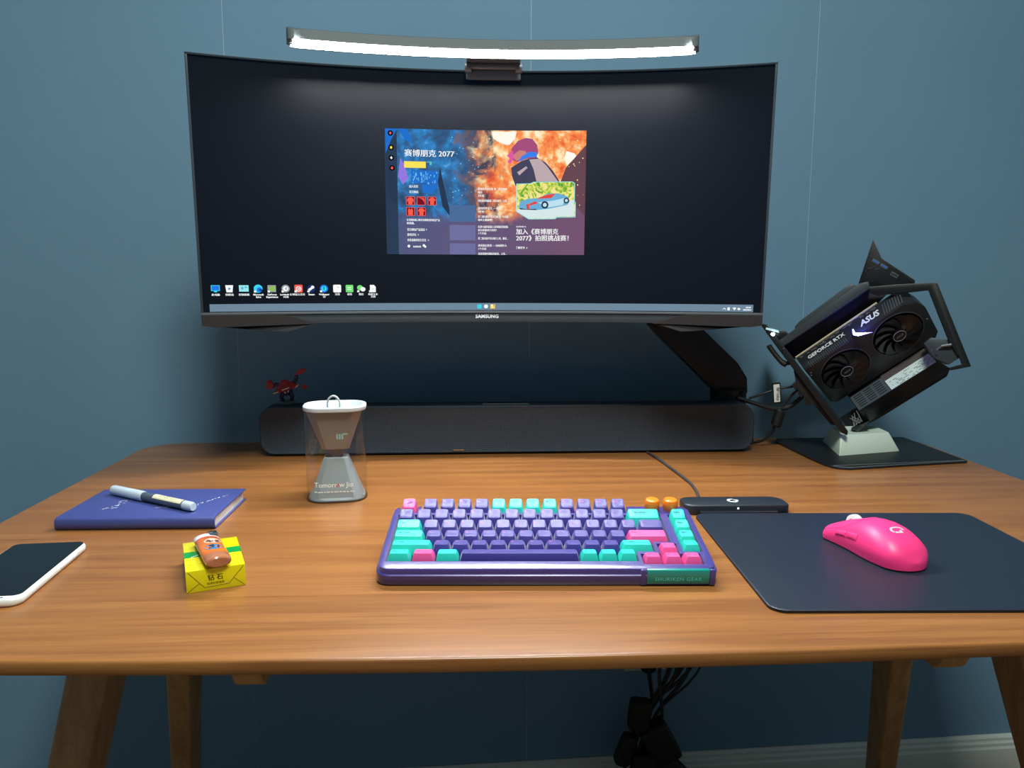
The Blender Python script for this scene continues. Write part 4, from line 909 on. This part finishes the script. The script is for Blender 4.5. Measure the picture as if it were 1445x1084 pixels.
m = MB(); R_ = 8.5; m.tube([(R_ * .95 * math.cos(t), -24 + 0 * t, 130 + 11.5 * math.sin(t)) for t in [2 * PI * k / 24 for k in range(25)]], 1.25, 10, caps=False); m.build('ring', mat('ring_grey', (172, 184, 186), .3), hc, label='pale grey loop ring')
def curv(x, y, z0): # printed on the front wall of the case
    X = x; yy = -31.2 if abs(X) < 15 else -31.2 + (24 - math.sqrt(max(0, 24 ** 2 - min(abs(X) - 15, 23.5) ** 2)))
    return (X * 1.0, yy * 1.02, y + z0)
for body, x, mt in (('Tomorr', -12.5, M_print_white), ('o', 2.6, mat('red_print', (205, 70, 70), .5)), ('w Jio', 14, M_print_white)):
    m = MB(); put_text(m, body, 9.2, lambda a, b, c: curv(a + x, b, 22), bold=.12, space=.98); m.build('print', mt, hc, smooth=0, label={'o': 'red letter o'}.get(body, 'white lettering'))
m = MB()
x = -27
while x < 24:
    l = random.uniform(2, 7); m.box(curv(x + l / 2, 0, 15.5 + random.uniform(-.2, .2)), (l, .2, 1.3)); x += l + 1.2
m.build('small_print', M_print_white, hc, smooth=0)
m = MB()
for k in range(3): m.box(curv(4 + k * 3.2, 0, 89), (2.0, .2, 7))
m.box(curv(14.5, 0, 92.5), (6, .2, 1.6)); m.build('front_mark', mat('mint_print', (140, 175, 170), .5), hc, smooth=0)

# ================================================================== FIGURINE
fg = thing('figurine', 'small red and dark blue figurine on a round base atop the soundbar', 'figurine', (-310, 1296, 81.6), 0.1)
M_fr = mat('dark_red_paint', (150, 36, 40), .5); M_fb = mat('navy_paint', (40, 34, 82), .5); M_fc = mat('cream_paint', (225, 205, 185), .5)
m = MB(); m.lathe([(13.5, 0), (14, 1), (14, 4), (12.5, 5.4)], 28); m.build('base', mat('grey_green_base', (78, 104, 100), .6), fg)
def blob(m, c, r, n=10, R=None, mi=0):
    R = R or Matrix.Identity(3)
    lo = []
    for i in range(1, n):
        t = PI * i / n; lo.append([tuple(Vector(c) + R @ Vector((r[0] * math.sin(t) * math.cos(2 * PI * k / 14), r[1] * math.sin(t) * math.sin(2 * PI * k / 14), -r[2] * math.cos(t)))) for k in range(14)])
    m.loft(lo, mi)
m = MB()
for sx in (-1, 1):
    m.tube([(sx * 5, 0, 20), (sx * 9, -3, 13), (sx * 7, 1, 5)], [5, 3.6, 3.2], 10); m.tube([(sx * 7, 3, 6), (sx * 9, -6, 5.6)], [3, 2.2], 8)
blob(m, (0, 0, 26), (9, 7, 11)); m.tube([(8, 0, 31), (15, 0, 40), (17, -1, 48)], [4, 3.4, 3], 8); m.tube([(-8, 0, 31), (-17, -3, 34), (-23, -4, 30)], [4, 3.4, 3], 8)
m.build('body', M_fb, fg, smooth=60)
m = MB(); R1 = Matrix.Rotation(-.32, 3, 'Y')
m.loft([[tuple(R1 @ Vector((x * q, y * q - 3, z)) + Vector((0, 0, 26))) for x, y in ((-22, -6), (-8, -9), (8, -9), (22, -6), (20, 4), (0, 8), (-20, 4))] for q, z in ((1, -2), (.9, 2), (.45, 11), (.12, 17))]); m.build('shell', M_fr, fg, smooth=20)
m = MB(); m.prism([(14, 49), (20, 58), (32, 61), (31, 54), (22, 50)], -4, 2, fn=lambda a, b, c: (a, c, b)); m.prism([(-22, 26), (-32, 28), (-31, 40), (-25, 42), (-20, 34)], -7, -1, fn=lambda a, b, c: (a, c, b)); m.prism([(24, 28), (32, 24), (34, 30), (26, 35)], -5, 0, fn=lambda a, b, c: (a, c, b))
m.build('claws', M_fr, fg, bevel=.8)
m = MB()
for a, b in (((-20, 19.5), (-12, 22.6)), ((-6, 25.5), (6, 29.6)), ((16, 30), (21, 34)), ((-2, 22.5), (0, 20.5)), ((4, 25), (4, 22))): m.tube([(a[0], -14, a[1]), (b[0], -14, b[1])], 1.0, 6)
m.build('trim_marks', M_fc, fg)
blobm = MB(); blob(blobm, (0, -7, 21), (6.5, 5, 6)); blobm.build('head', M_fb, fg, smooth=60)
# ================================================================== COMPUTER ON ITS KEYCAP-SHAPED STAND
pcm = thing('computer_mat', 'small black mat under the tilted computer at the right back corner', 'mat', (680, 1240, 0))
P4 = [(546, 1330), (552, 1200), (556, 1160), (561, 1143), (570, 1134), (584, 1130), (690, 1149), (792, 1166), (798, 1170), (799, 1176), (797, 1352), (790, 1356), (556, 1352)]
m = MB(); m.loft([[(680 + (x - 680) * q - 680, 1240 + (y - 1240) * q - 1240, z) for x, y in P4] for q, z in ((.995, 0), (1, .6), (1, 2.6), (.99, 3.4), (.975, 3.6))]); m.build('pad', mat('glossy_black_mat', (14, 15, 16), .5), pcm, smooth=50)
m = MB(); m.loft([[(680 + (x - 680) * q - 680, 1240 + (y - 1240) * q - 1240, 3.55 + z) for x, y in P4[3:9]] for q, z in ((.985, 0), (.985, .35), (.97, .35), (.97, 0))]) ; m.build('edge_piping', mat('grey_piping', (110, 116, 118), .4), pcm)
st = thing('computer_stand', 'white keycap-shaped block holding up the computer', 'stand', (665, 1262, 3.7))
def q4(pts, z): return [(x - 665, y - 1262, z) for x, y in pts]
def corner_round(p, r=4, n=3):
    out = []
    for i in range(len(p)):
        a, b, c = Vector(p[i - 1]), Vector(p[i]), Vector(p[(i + 1) % len(p)])
        u = b + (a - b).normalized() * r; v = b + (c - b).normalized() * r
        for k in range(n + 1):
            t = k / n; out.append(tuple(u * (1 - t) ** 2 + b * 2 * t * (1 - t) + v * t * t))
    return out
bs = [(605, 1209), (725, 1240), (735, 1335), (630, 1324)]; tp = [(612, 1222), (706, 1241), (712, 1308), (626, 1290)]; tp2 = [(620, 1230), (698, 1247), (704, 1300), (632, 1284)]
m = MB(); m.loft([q4(corner_round(bs), 0), q4(corner_round(bs), 1.2), q4(corner_round(tp), 31), q4(corner_round(shrink(tp, .97)), 32.2), q4(corner_round(tp2), 31.0), q4(corner_round(shrink(tp2, .6)), 29)]); m.build('block', mat('off_white_resin', (206, 222, 206), .4), st, smooth=40)

A_ = math.radians(38.5)
pcO = Vector((621.7, 1225.0, 158.8)); vr = Vector((0.89173, -0.45256, 0)); vu = Vector((0.0450, 0.0887, 0.99504)); vt = Vector((-0.45032, -0.88731, 0.09947))
va = vr * math.cos(A_) + vu * math.sin(A_); vb = vu * math.cos(A_) - vr * math.sin(A_)
TAU = math.radians(45); q_ = vt * math.cos(TAU) - vb * math.sin(TAU); p_ = vb * math.cos(TAU) + vt * math.sin(TAU)
pc = thing('computer', 'open-frame black mini computer tilted on its corner, graphics card facing out', 'computer', tuple(pcO))
def abt(a, b, t=0): v = va * a + vb * b + vt * t; return (v.x, v.y, v.z)          # flat pieces facing the chair
def apq(a, p, q, b0=30): v = va * a + vb * b0 + p_ * p + q_ * q; return (v.x, v.y, v.z)   # card frame: p = edge with lettering, q = fan face
M_pc = mat('pc_black', (24, 26, 28), .38, metal=.2); M_pcg = mat('pc_grey', (58, 66, 72), .45, metal=.3); M_fan = mat('fan_black', (20, 20, 24), .32)
gpu = MB(); G0, G1 = -66, 140
# shroud with chamfered far corner
prof = [(G0, 0), (G1 - 26, 0), (G1 - 6, -14), (G1, -34), (G1 - 4, -96), (G1 - 14, -108), (G0 + 8, -108), (G0, -98)]
gpu.loft([[apq(a, p, q) for a, p in prof] for q in (-34, -2)]); gpu.loft([[apq(a, p * .985 - .8, q) for a, p in prof] for q in (-2, 0)])
card = gpu.build('graphics_card', mat('shroud_black', (36, 38, 42), .42), pc, bevel=1.0)
m = MB(); m.box((0, 0, 0), (1, 1, 1)); m = MB(); m.loft([[apq(a, p, q) for p, q in ((2.0, -34), (2.0, -36.5), (-100, -36.5), (-100, -34))] for a in (G0, G0 + 154)]); m.build('backplate', mat('gold_edge', (206, 196, 158), .4), card)
def fan(a0, p0, R):
    m = MB(); n = 36
    def rg(r, q): return [apq(a0 + r * math.cos(2 * PI * k / n), p0 + r * math.sin(2 * PI * k / n), q) for k in range(n)]
    m.loft([rg(R, .1), rg(R + .8, .9), rg(R + 1.6, .9), rg(R + 2.4, .1)], cap0=False, cap1=False)
    ring = m.build('fan_surround', mat('fan_ring', (58, 60, 64), .3), card, smooth=60)
    m = MB(); m.loft([rg(R, .05), rg(R, .25)]); m.build('fan_recess', mat('recess_black', (5, 5, 7), .8, spec=.1), card)
    m = MB()
    for k in range(11):
        t0 = 2 * PI * k / 11; lo = []
        for i in range(6):
            r = 10 + (R - 12) * i / 5; t = t0 + .55 * (i / 5) ** 1.3; w_ = .20 + .10 * i / 5
            lo.append([apq(a0 + r * math.cos(t - w_), p0 + r * math.sin(t - w_), 1.0 + 3.4), apq(a0 + r * math.cos(t), p0 + r * math.sin(t), 2.9), apq(a0 + r * math.cos(t + w_), p0 + r * math.sin(t + w_), .8), apq(a0 + r * math.cos(t), p0 + r * math.sin(t), 1.7)])
        m.loft(lo)
    m.build('fan_blades', M_fan, card, smooth=50)
    m = MB(); m.loft([rg(11, .4), rg(11, 5.0), rg(10, 5.8)]); hub_ = m.build('fan_hub', M_fan, card)
    m = MB(); m.loft([rg(9.6, 5.8), rg(10.2, 6.2), rg(10.8, 5.8)], cap0=False, cap1=False); put_text(m, 'ASUS', 5.2, lambda x, y, z: apq(a0 + x, p0 + y - 1.8, 6.1), bold=.2, ital=.3); m.build('hub_print', mat('hub_print_grey', (130, 132, 138), .4), card, smooth=0)
fan(-14, -52, 41); fan(84, -50, 41)
m = MB(); put_text(m, 'GEFORCE RTX', 10.5, lambda x, y, z: apq(-49 + x, .5, -27.5 + y * 1.0 - 0 if False else -(27.5) + 0, ) if False else apq(-50 + x, .6, -21.5 - y * 1.0 + 7), align='LEFT', bold=.25)
m.build('card_lettering', mat('bright_print', (222, 228, 228), .45), card, smooth=0, label='white lettering GEFORCE RTX')
m = MB(); put_text(m, 'ASUS', 15, lambda x, y, z: apq(46 + x * 1.0, .6, -9.5 - y * 1.15), align='LEFT', bold=.45, ital=.35, space=.95)
m.build('card_logo', MATS['bright_print'], card, smooth=0, label='white logo ASUS')
m = MB()
for k in range(20): m.loft([[apq(-54 + k * 3.6 + d, p, q) for p, q in ((.5, -3 - 8), (.5, -1), (-3, .6), (-3, .2), (.1, -1), (.1, -3 - 8))] for d in (0, 1.2)])
for k in range(8): m.loft([[apq(84 + k * 4.4 + d + (q + 2) * -.3, p, q) for p, q in ((.6, -26), (.6, -2), (.1, -2), (.1, -26))] for d in (0, 1.6)])
m.build('shroud_ribs', mat('rib_grey', (74, 80, 84), .4), card, smooth=0)['kind'] = 'stuff'
m = MB()
for k in range(34):
    a = random.uniform(-60, 78); m.box((0, 0, 0), (0, 0, 0)) if False else None
    w_ = random.uniform(2, 7); q = random.uniform(-31, -27); m.loft([[apq(a + d, p, z) for p, z in ((1.2, q), (1.2, q + random.uniform(1, 3)), (.2, q + 1), (.2, q))] for d in (0, w_)])
m.build('heatsink_details', mat('fin_grey', (140, 144, 142), .35, metal=.6), card, smooth=0)['kind'] = 'stuff'
m = MB()
LD = [(32, 41), (28, 33), (33, 27), (54, 19), (36, 31), (33, 34), (34, 41)]
m.loft([[abt(a, b, t) for a, b in LD] for t in (3.5, 7.5)]); m.build('status_light', mat('blue_violet_light', (255, 255, 255), .4, emit=(120, 110, 255), strength=3.0), card, smooth=0)
pl_ = bpy.data.lights.new('card_led', 'POINT'); pl_.energy = .12; pl_.color = (.12, .12, 1); pl_.shadow_soft_size = .004
o = bpy.data.objects.new('card_led', pl_); COL.objects.link(o); o.location = (Vector((0, 0, DZ)) + pcO + va * 38 + vb * 30 + vt * 12) * S
# frame: rear plate, lower plate, rail, motherboard tray, heatsink steps
def slab(mb, poly, t0, t1, mi=0):
    if sum(poly[i - 1][0] * poly[i][1] - poly[i][0] * poly[i - 1][1] for i in range(len(poly))) < 0: poly = poly[::-1]
    mb.loft([[abt(a, b, t) for a, b in poly] for t in (t0, t1)], mi)
m = MB(); slab(m, [(-78, 136), (-70, 128), (-68, 60), (-69, -92), (-74, -97), (-79, -88), (-78, 20)], -2, 4); slab(m, [(-79, 118), (-74, 128), (-73, -80), (-80, -70)], -110, -2)
m.build('rear_plate', M_pc, pc, bevel=.8)
m = MB(); slab(m, [(-74, 56), (86, 54), (120, 62), (108, 88), (-72, 84)], -80, -40); m.build('motherboard_tray', mat('tray_black', (8, 9, 11), .6), pc, smooth=0)
m = MB(); slab(m, [(-74, 82), (92, 80), (96, 90), (84, 96), (-72, 94)], -95, 2); m.build('top_rail', M_pcg, pc, bevel=1.2)
m = MB(); slab(m, [(-40, 94), (80, 94), (76, 104), (62, 105), (-26, 102), (-36, 99)], -80, -12); m.build('cooler_cover', M_pcg, pc, bevel=1.5)
m = MB(); slab(m, [(-73, 94), (-52, 94), (-54, 104), (-66, 110), (-73, 108)], -60, -4); m.build('connector_block', M_pc, pc, bevel=1.5)
# power supply in the card frame
m = MB(); m.loft([[apq(a, p, q) for p, q in ((-112, -26), (-112, 39), (-148, 39), (-148, -26))] for a in (-38, 106)]); psu = m.build('power_supply', M_pc, pc, bevel=.8)
m = MB(); m.loft([[apq(a, p, q) for p, q in ((-111.9, 3), (-111.9, 38.5), (-111.5, 38.5), (-111.5, 3))] for a in (-37, 23)]); vp = m.build('vent_panel', mat('vent_grey', (84, 96, 96), .45, metal=.4), psu, smooth=0)
m = MB()
for i in range(3):
    for j in range(6): m.loft([[apq(a, p, q) for p, q in ((-111.45, 7 + j * 5), (-111.45, 9 + j * 5), (-111.2, 9 + j * 5), (-111.2, 7 + j * 5))] for a in (-32 + i * 18, -18 + i * 18)])
m.build('vent_slots', M_rubber, psu, smooth=0)
m = MB(); m.loft([[apq(a, p, q) for p, q in ((-111.9, 14), (-111.9, 38), (-111.4, 38), (-111.4, 14))] for a in (24, 104)]); lbl = m.build('rating_label', mat('pale_label', (205, 222, 212), .45), psu, smooth=0, label='white rating label')
m = MB(); m.loft([[apq(a, p, q) for p, q in ((-111.9, -2), (-111.9, 13.5), (-111.5, 13.5), (-111.5, -2))] for a in (23, 104)]); m.build('brown_panel', mat('brown_grey_tape', (78, 72, 68), .5), psu, smooth=0)
m = MB()
for i in range(60):
    a = random.uniform(28, 98); q = random.choice((18, 21, 24, 27, 30, 33, 36)); w_ = random.uniform(1, 6); m.loft([[apq(x, p, z) for p, z in ((-111.35, q), (-111.35, q + .9), (-111.2, q + .9), (-111.2, q))] for x in (a, a + w_)])
m.build('label_print', mat('label_ink', (60, 70, 66), .6), psu, smooth=0)['kind'] = 'stuff'
m = MB(); slab(m, [(-72, -72), (110, -74), (118, -100), (106, -108), (-24, -108), (-70, -103)], -122, -100); m.build('bottom_plate', M_pc, pc, bevel=1)
m = MB(); slab(m, [(-66, -96), (-34, -101), (-60, -106)], -100, -60); m.build('support_foot', mat('olive_black', (52, 58, 52), .5), pc, bevel=1)
# front corner panel with ports
m = MB(); slab(m, [(145, 146), (83, 98), (96, 80), (150, 46), (155, 52), (137, 112)], -46, -40); fpn = m.build('port_panel', M_pc, pc, bevel=1.2)
def port(nm, a0, b0, w_, h_, ang, c1, c2):
    m = MB()
    for k, (s_, t) in enumerate(((1, .6), (.72, 1.1))):
        pts = []
        for x, y in ((-1, -1), (1, -1), (1, 1), (-1, 1)):
            X, Y = x * w_ / 2 * (s_ if k == 0 else .84), y * h_ / 2 * (s_ if k == 0 else .55); c, s2 = math.cos(ang), math.sin(ang); pts.append((a0 + X * c - Y * s2, b0 + X * s2 + Y * c))
        m.loft([[abt(a, b, -40 + q) for a, b in pts] for q in (-.5, t)], k)
    m.build(nm, [c1, c2], fpn, smooth=0)
ublue = mat('usb_blue', (40, 90, 170), .4)
port('usb_port', 127, 113, 12, 5, -1.25, M_steel, ublue); port('usb_port', 132, 99, 12, 5, -1.25, M_steel, ublue); port('video_port', 136, 78, 12, 6, -1.2, M_steel, M_rubber)
m = MB()
for a, b in ((110, 112), (118, 104)): slab(m, [(a, b), (a + 7, b - 3), (a + 8, b - 5), (a + 1, b - 2)], -40, -39.3)
m.build('port_slots', M_pcg, fpn, smooth=0)
# open handle loop
def bar_(mb, p, q, w_, t0, t1):
    dx, dy = q[0] - p[0], q[1] - p[1]; l = math.hypot(dx, dy); nx, ny = -dy / l * w_ / 2, dx / l * w_ / 2
    slab(mb, [(p[0] + nx, p[1] + ny), (q[0] + nx, q[1] + ny), (q[0] - nx, q[1] - ny), (p[0] - nx, p[1] - ny)], t0, t1)
m = MB(); slab(m, [(72, 92), (83, 90), (131, 59), (170, 32), (174, 27), (136, -108), (110, -97), (110, -92), (128, -98), (131, -88), (134, -58), (158, 26), (125, 46), (96, 64), (88, 76)], -22, -12)
m.build('handle_frame', M_pc, pc, bevel=.8, smooth=20)
m = MB(); slab(m, [(104, -40), (118, -38), (138, -58), (131, -88), (113, -88), (104, -70)], -60, -18); m.build('corner_bracket', M_pcg, pc, bevel=1)
m = MB(); m.tube([abt(106, -60, -24), abt(122, -58, -14), abt(134, -64, -12)], 2.2, 8); m.build('thumb_screw', mat('screw_grey', (120, 128, 128), .4, metal=.6), pc)
for i, (a, b, t) in enumerate([(-72, 78, 5), (-60, 20, 4.2), (-62, 16, 4.2), (106, -54, -8), (112, -59, -10), (130, -10, -12)]):
    m = MB(); m.lathe([(1.4, -.8), (1.4, .8), (.8, 1.2)], 10, abt(a, b, t)); m.build('screw', M_steel, pc)
m = MB(); m.tube([abt(-82, 52, -6), abt(-79, 56, -4)], 2.6, 10); m.tube(spline([abt(-88, 98, -8), abt(-89, 90, -8), abt(-88, 64, -8), abt(-84, 54, -7)], 4), [3] + [4.4] * 8 + [5] * 3 + [5.4], 12); m.build('antenna', M_rubber, pc, label='short black antenna')
m = MB(); m.lathe([(.5, -3), (3.2, -1), (3.2, 1.4), (.5, 3)], 14, abt(-71, 108, 6)); m.build('power_light', mat('white_led', (255, 255, 255), .4, emit=(225, 245, 255), strength=12.0), pc)
m = MB(); slab(m, [(-76, 122), (-73, 124), (-60, 108), (-62, 104)], 2, 6); m.build('light_guide', mat('light_guide_clear', (200, 225, 230), .2, emit=(150, 190, 200), strength=.6), pc)
# connectors crowding the rear plate
m = MB(); slab(m, [(-80, 40), (-94, 10), (-92, -22), (-80, -40)], -40, -6); slab(m, [(-78, -20), (-88, -30), (-86, -70), (-76, -78)], -60, -20)
for b in (24, 8, -8): slab(m, [(-74, b), (-98, b - 3), (-98, b - 14), (-74, b - 12)], -30, -8)
m.build('rear_plugs', M_rubber, pc, bevel=2)
m = MB()
for i in range(9): m.tube([abt(-62 + random.uniform(0, 22), -76 + random.uniform(-10, 4), -50 + random.uniform(-6, 6)), abt(-60 + random.uniform(0, 18), -94, -50)], .7, 5)
m.build('loose_wires', mat('wire_grey', (120, 126, 122), .5), pc)['kind'] = 'stuff'

# ================================================================== CABLES BEHIND THE SPEAKER
M_cable = mat('black_cable', (20, 22, 25), .5)
cb = thing('display_cable', 'thick black cable looping from the computer with a white paper tag', 'cable', (530, 1300, 90))
o3 = lambda p: (p[0] - 530, p[1] - 1300, p[2] - 90)
m = MB(); m.tube(spline([o3(p) for p in ((470, 1318, 84), (500, 1304, 75), (528, 1298, 68), (552, 1296, 71), (572, 1292, 88), (588, 1286, 112))], 8), 3.8, 10); m.build('cord', M_cable, cb)
m = MB(); m.tube(spline([o3(p) for p in ((487, 1312, 84), (512, 1303, 95), (535, 1300, 103), (560, 1296, 108), (580, 1286, 124))], 8), 2.0, 8); m.build('thin_cord', M_cable, cb)
m = MB(); m.box(o3((529, 1294, 96)), (15, 1.2, 37), R=Matrix.Rotation(-.1, 3, 'Y')); m.build('tag_border', M_rubber, cb, bevel=.4)
m = MB(); m.box(o3((529, 1293, 96)), (10.5, .8, 31), 0, R=Matrix.Rotation(-.1, 3, 'Y')); tg = m.build('paper_tag', M_print_white, cb, label='white barcode tag')
m = MB()
for k in range(12): m.box(o3((531 + random.uniform(-1, 1), 1292.4, 84 + k * 2)), (5, .3, random.choice((.4, .8, 1.1))))
m.build('barcode', M_inkb, tg, smooth=0)
cb2 = thing('ferrite_cable', 'thin black cable with a cylindrical ferrite block hanging beside the soundbar', 'cable', (520, 1300, 40))
o4 = lambda p: (p[0] - 520, p[1] - 1300, p[2] - 40)
m = MB(); m.tube(spline([o4(p) for p in ((495, 1316, 2.6), (512, 1304, 10), (526, 1298, 26), (531, 1297, 44), (538, 1297, 66), (556, 1294, 92), (574, 1288, 110))], 8), 2.2, 8); m.build('cord', M_cable, cb2)
m = MB(); m.tube([o4((530, 1296, 37)), o4((531, 1296, 39)), o4((538, 1296, 64)), o4((539, 1296, 66))], [7, 9, 9, 7], 16); m.build('ferrite_block', M_cable, cb2)

# ================================================================== WALL SOCKET AND CABLES UNDER THE DESK
so = tag(MB().box((0, 0, 0), (86, 9, 86)).build('wall_outlet', mat('socket_plate', (196, 204, 192), .4), bevel=2.5), 'white wall socket plate half hidden under the desk edge', 'socket', on_wall(345, 5.7, -443), WA)
pg = thing('power_plug', 'black plug in the wall socket under the desk, its cord hanging down', 'plug', on_wall(345, 11, -462), WA)
m = MB(); m.tube([(0, 1, 0), (0, -26, 0)], [19, 17], 20); m.build('plug_body', M_rubber, pg, bevel=2)
m = MB(); m.tube(spline([(0, -22, -6), (2, -26, -30), (8, -24, -70), (4, -20, -110), (-8, -22, -160), (10, -30, -230), (0, -40, -300)], 8), 4, 10); m.build('cord', M_cable, pg)
bd = thing('cable_bundle', 'tangle of black cables and adapters hanging below the desk', 'cables', (340, 1366, -560))
m = MB()
for k in range(9):
    a = random.uniform(-8, 48); x0 = 20 + k * 8
    m.tube(spline([(x0 + 20, 6 - k % 3 * 4, 540), (x0 + 18, 4, 300), (x0 - 4 + 10 * (k % 3), -6 + k, 120), (random.uniform(-22, 22), -10 + random.uniform(-8, 8), 30), (random.uniform(-38, 30), random.uniform(-14, 6), -50), (random.uniform(-70, 70), random.uniform(-16, 4), -120), (-60 + k * 18, random.uniform(-10, 4), -186)], 6), random.choice((2.2, 2.8, 3.4)), 7)
m.build('cords', M_cable, bd)
for loc, d, r in (((-22, -12, 26), (40, 32, 60), .1), ((-48, -14, -44), (28, 30, 62), .35), ((18, -14, -30), (56, 40, 80), -.5), ((60, -14, -110), (46, 36, 110), -.75), ((-6, -14, -80), (60, 34, 60), 0)):
    m = MB(); m.box(loc, d, R=Matrix.Rotation(r, 3, 'Y')); m.build('adapter', M_rubber, bd, bevel=9, seg=3)
m = MB(); m.box((34, -36, -128), (46, 10, 60), R=Matrix.Rotation(.1, 3, 'Y')); m.build('blue_pouch', mat('blue_fabric', (40, 48, 96), .7), bd, bevel=4)
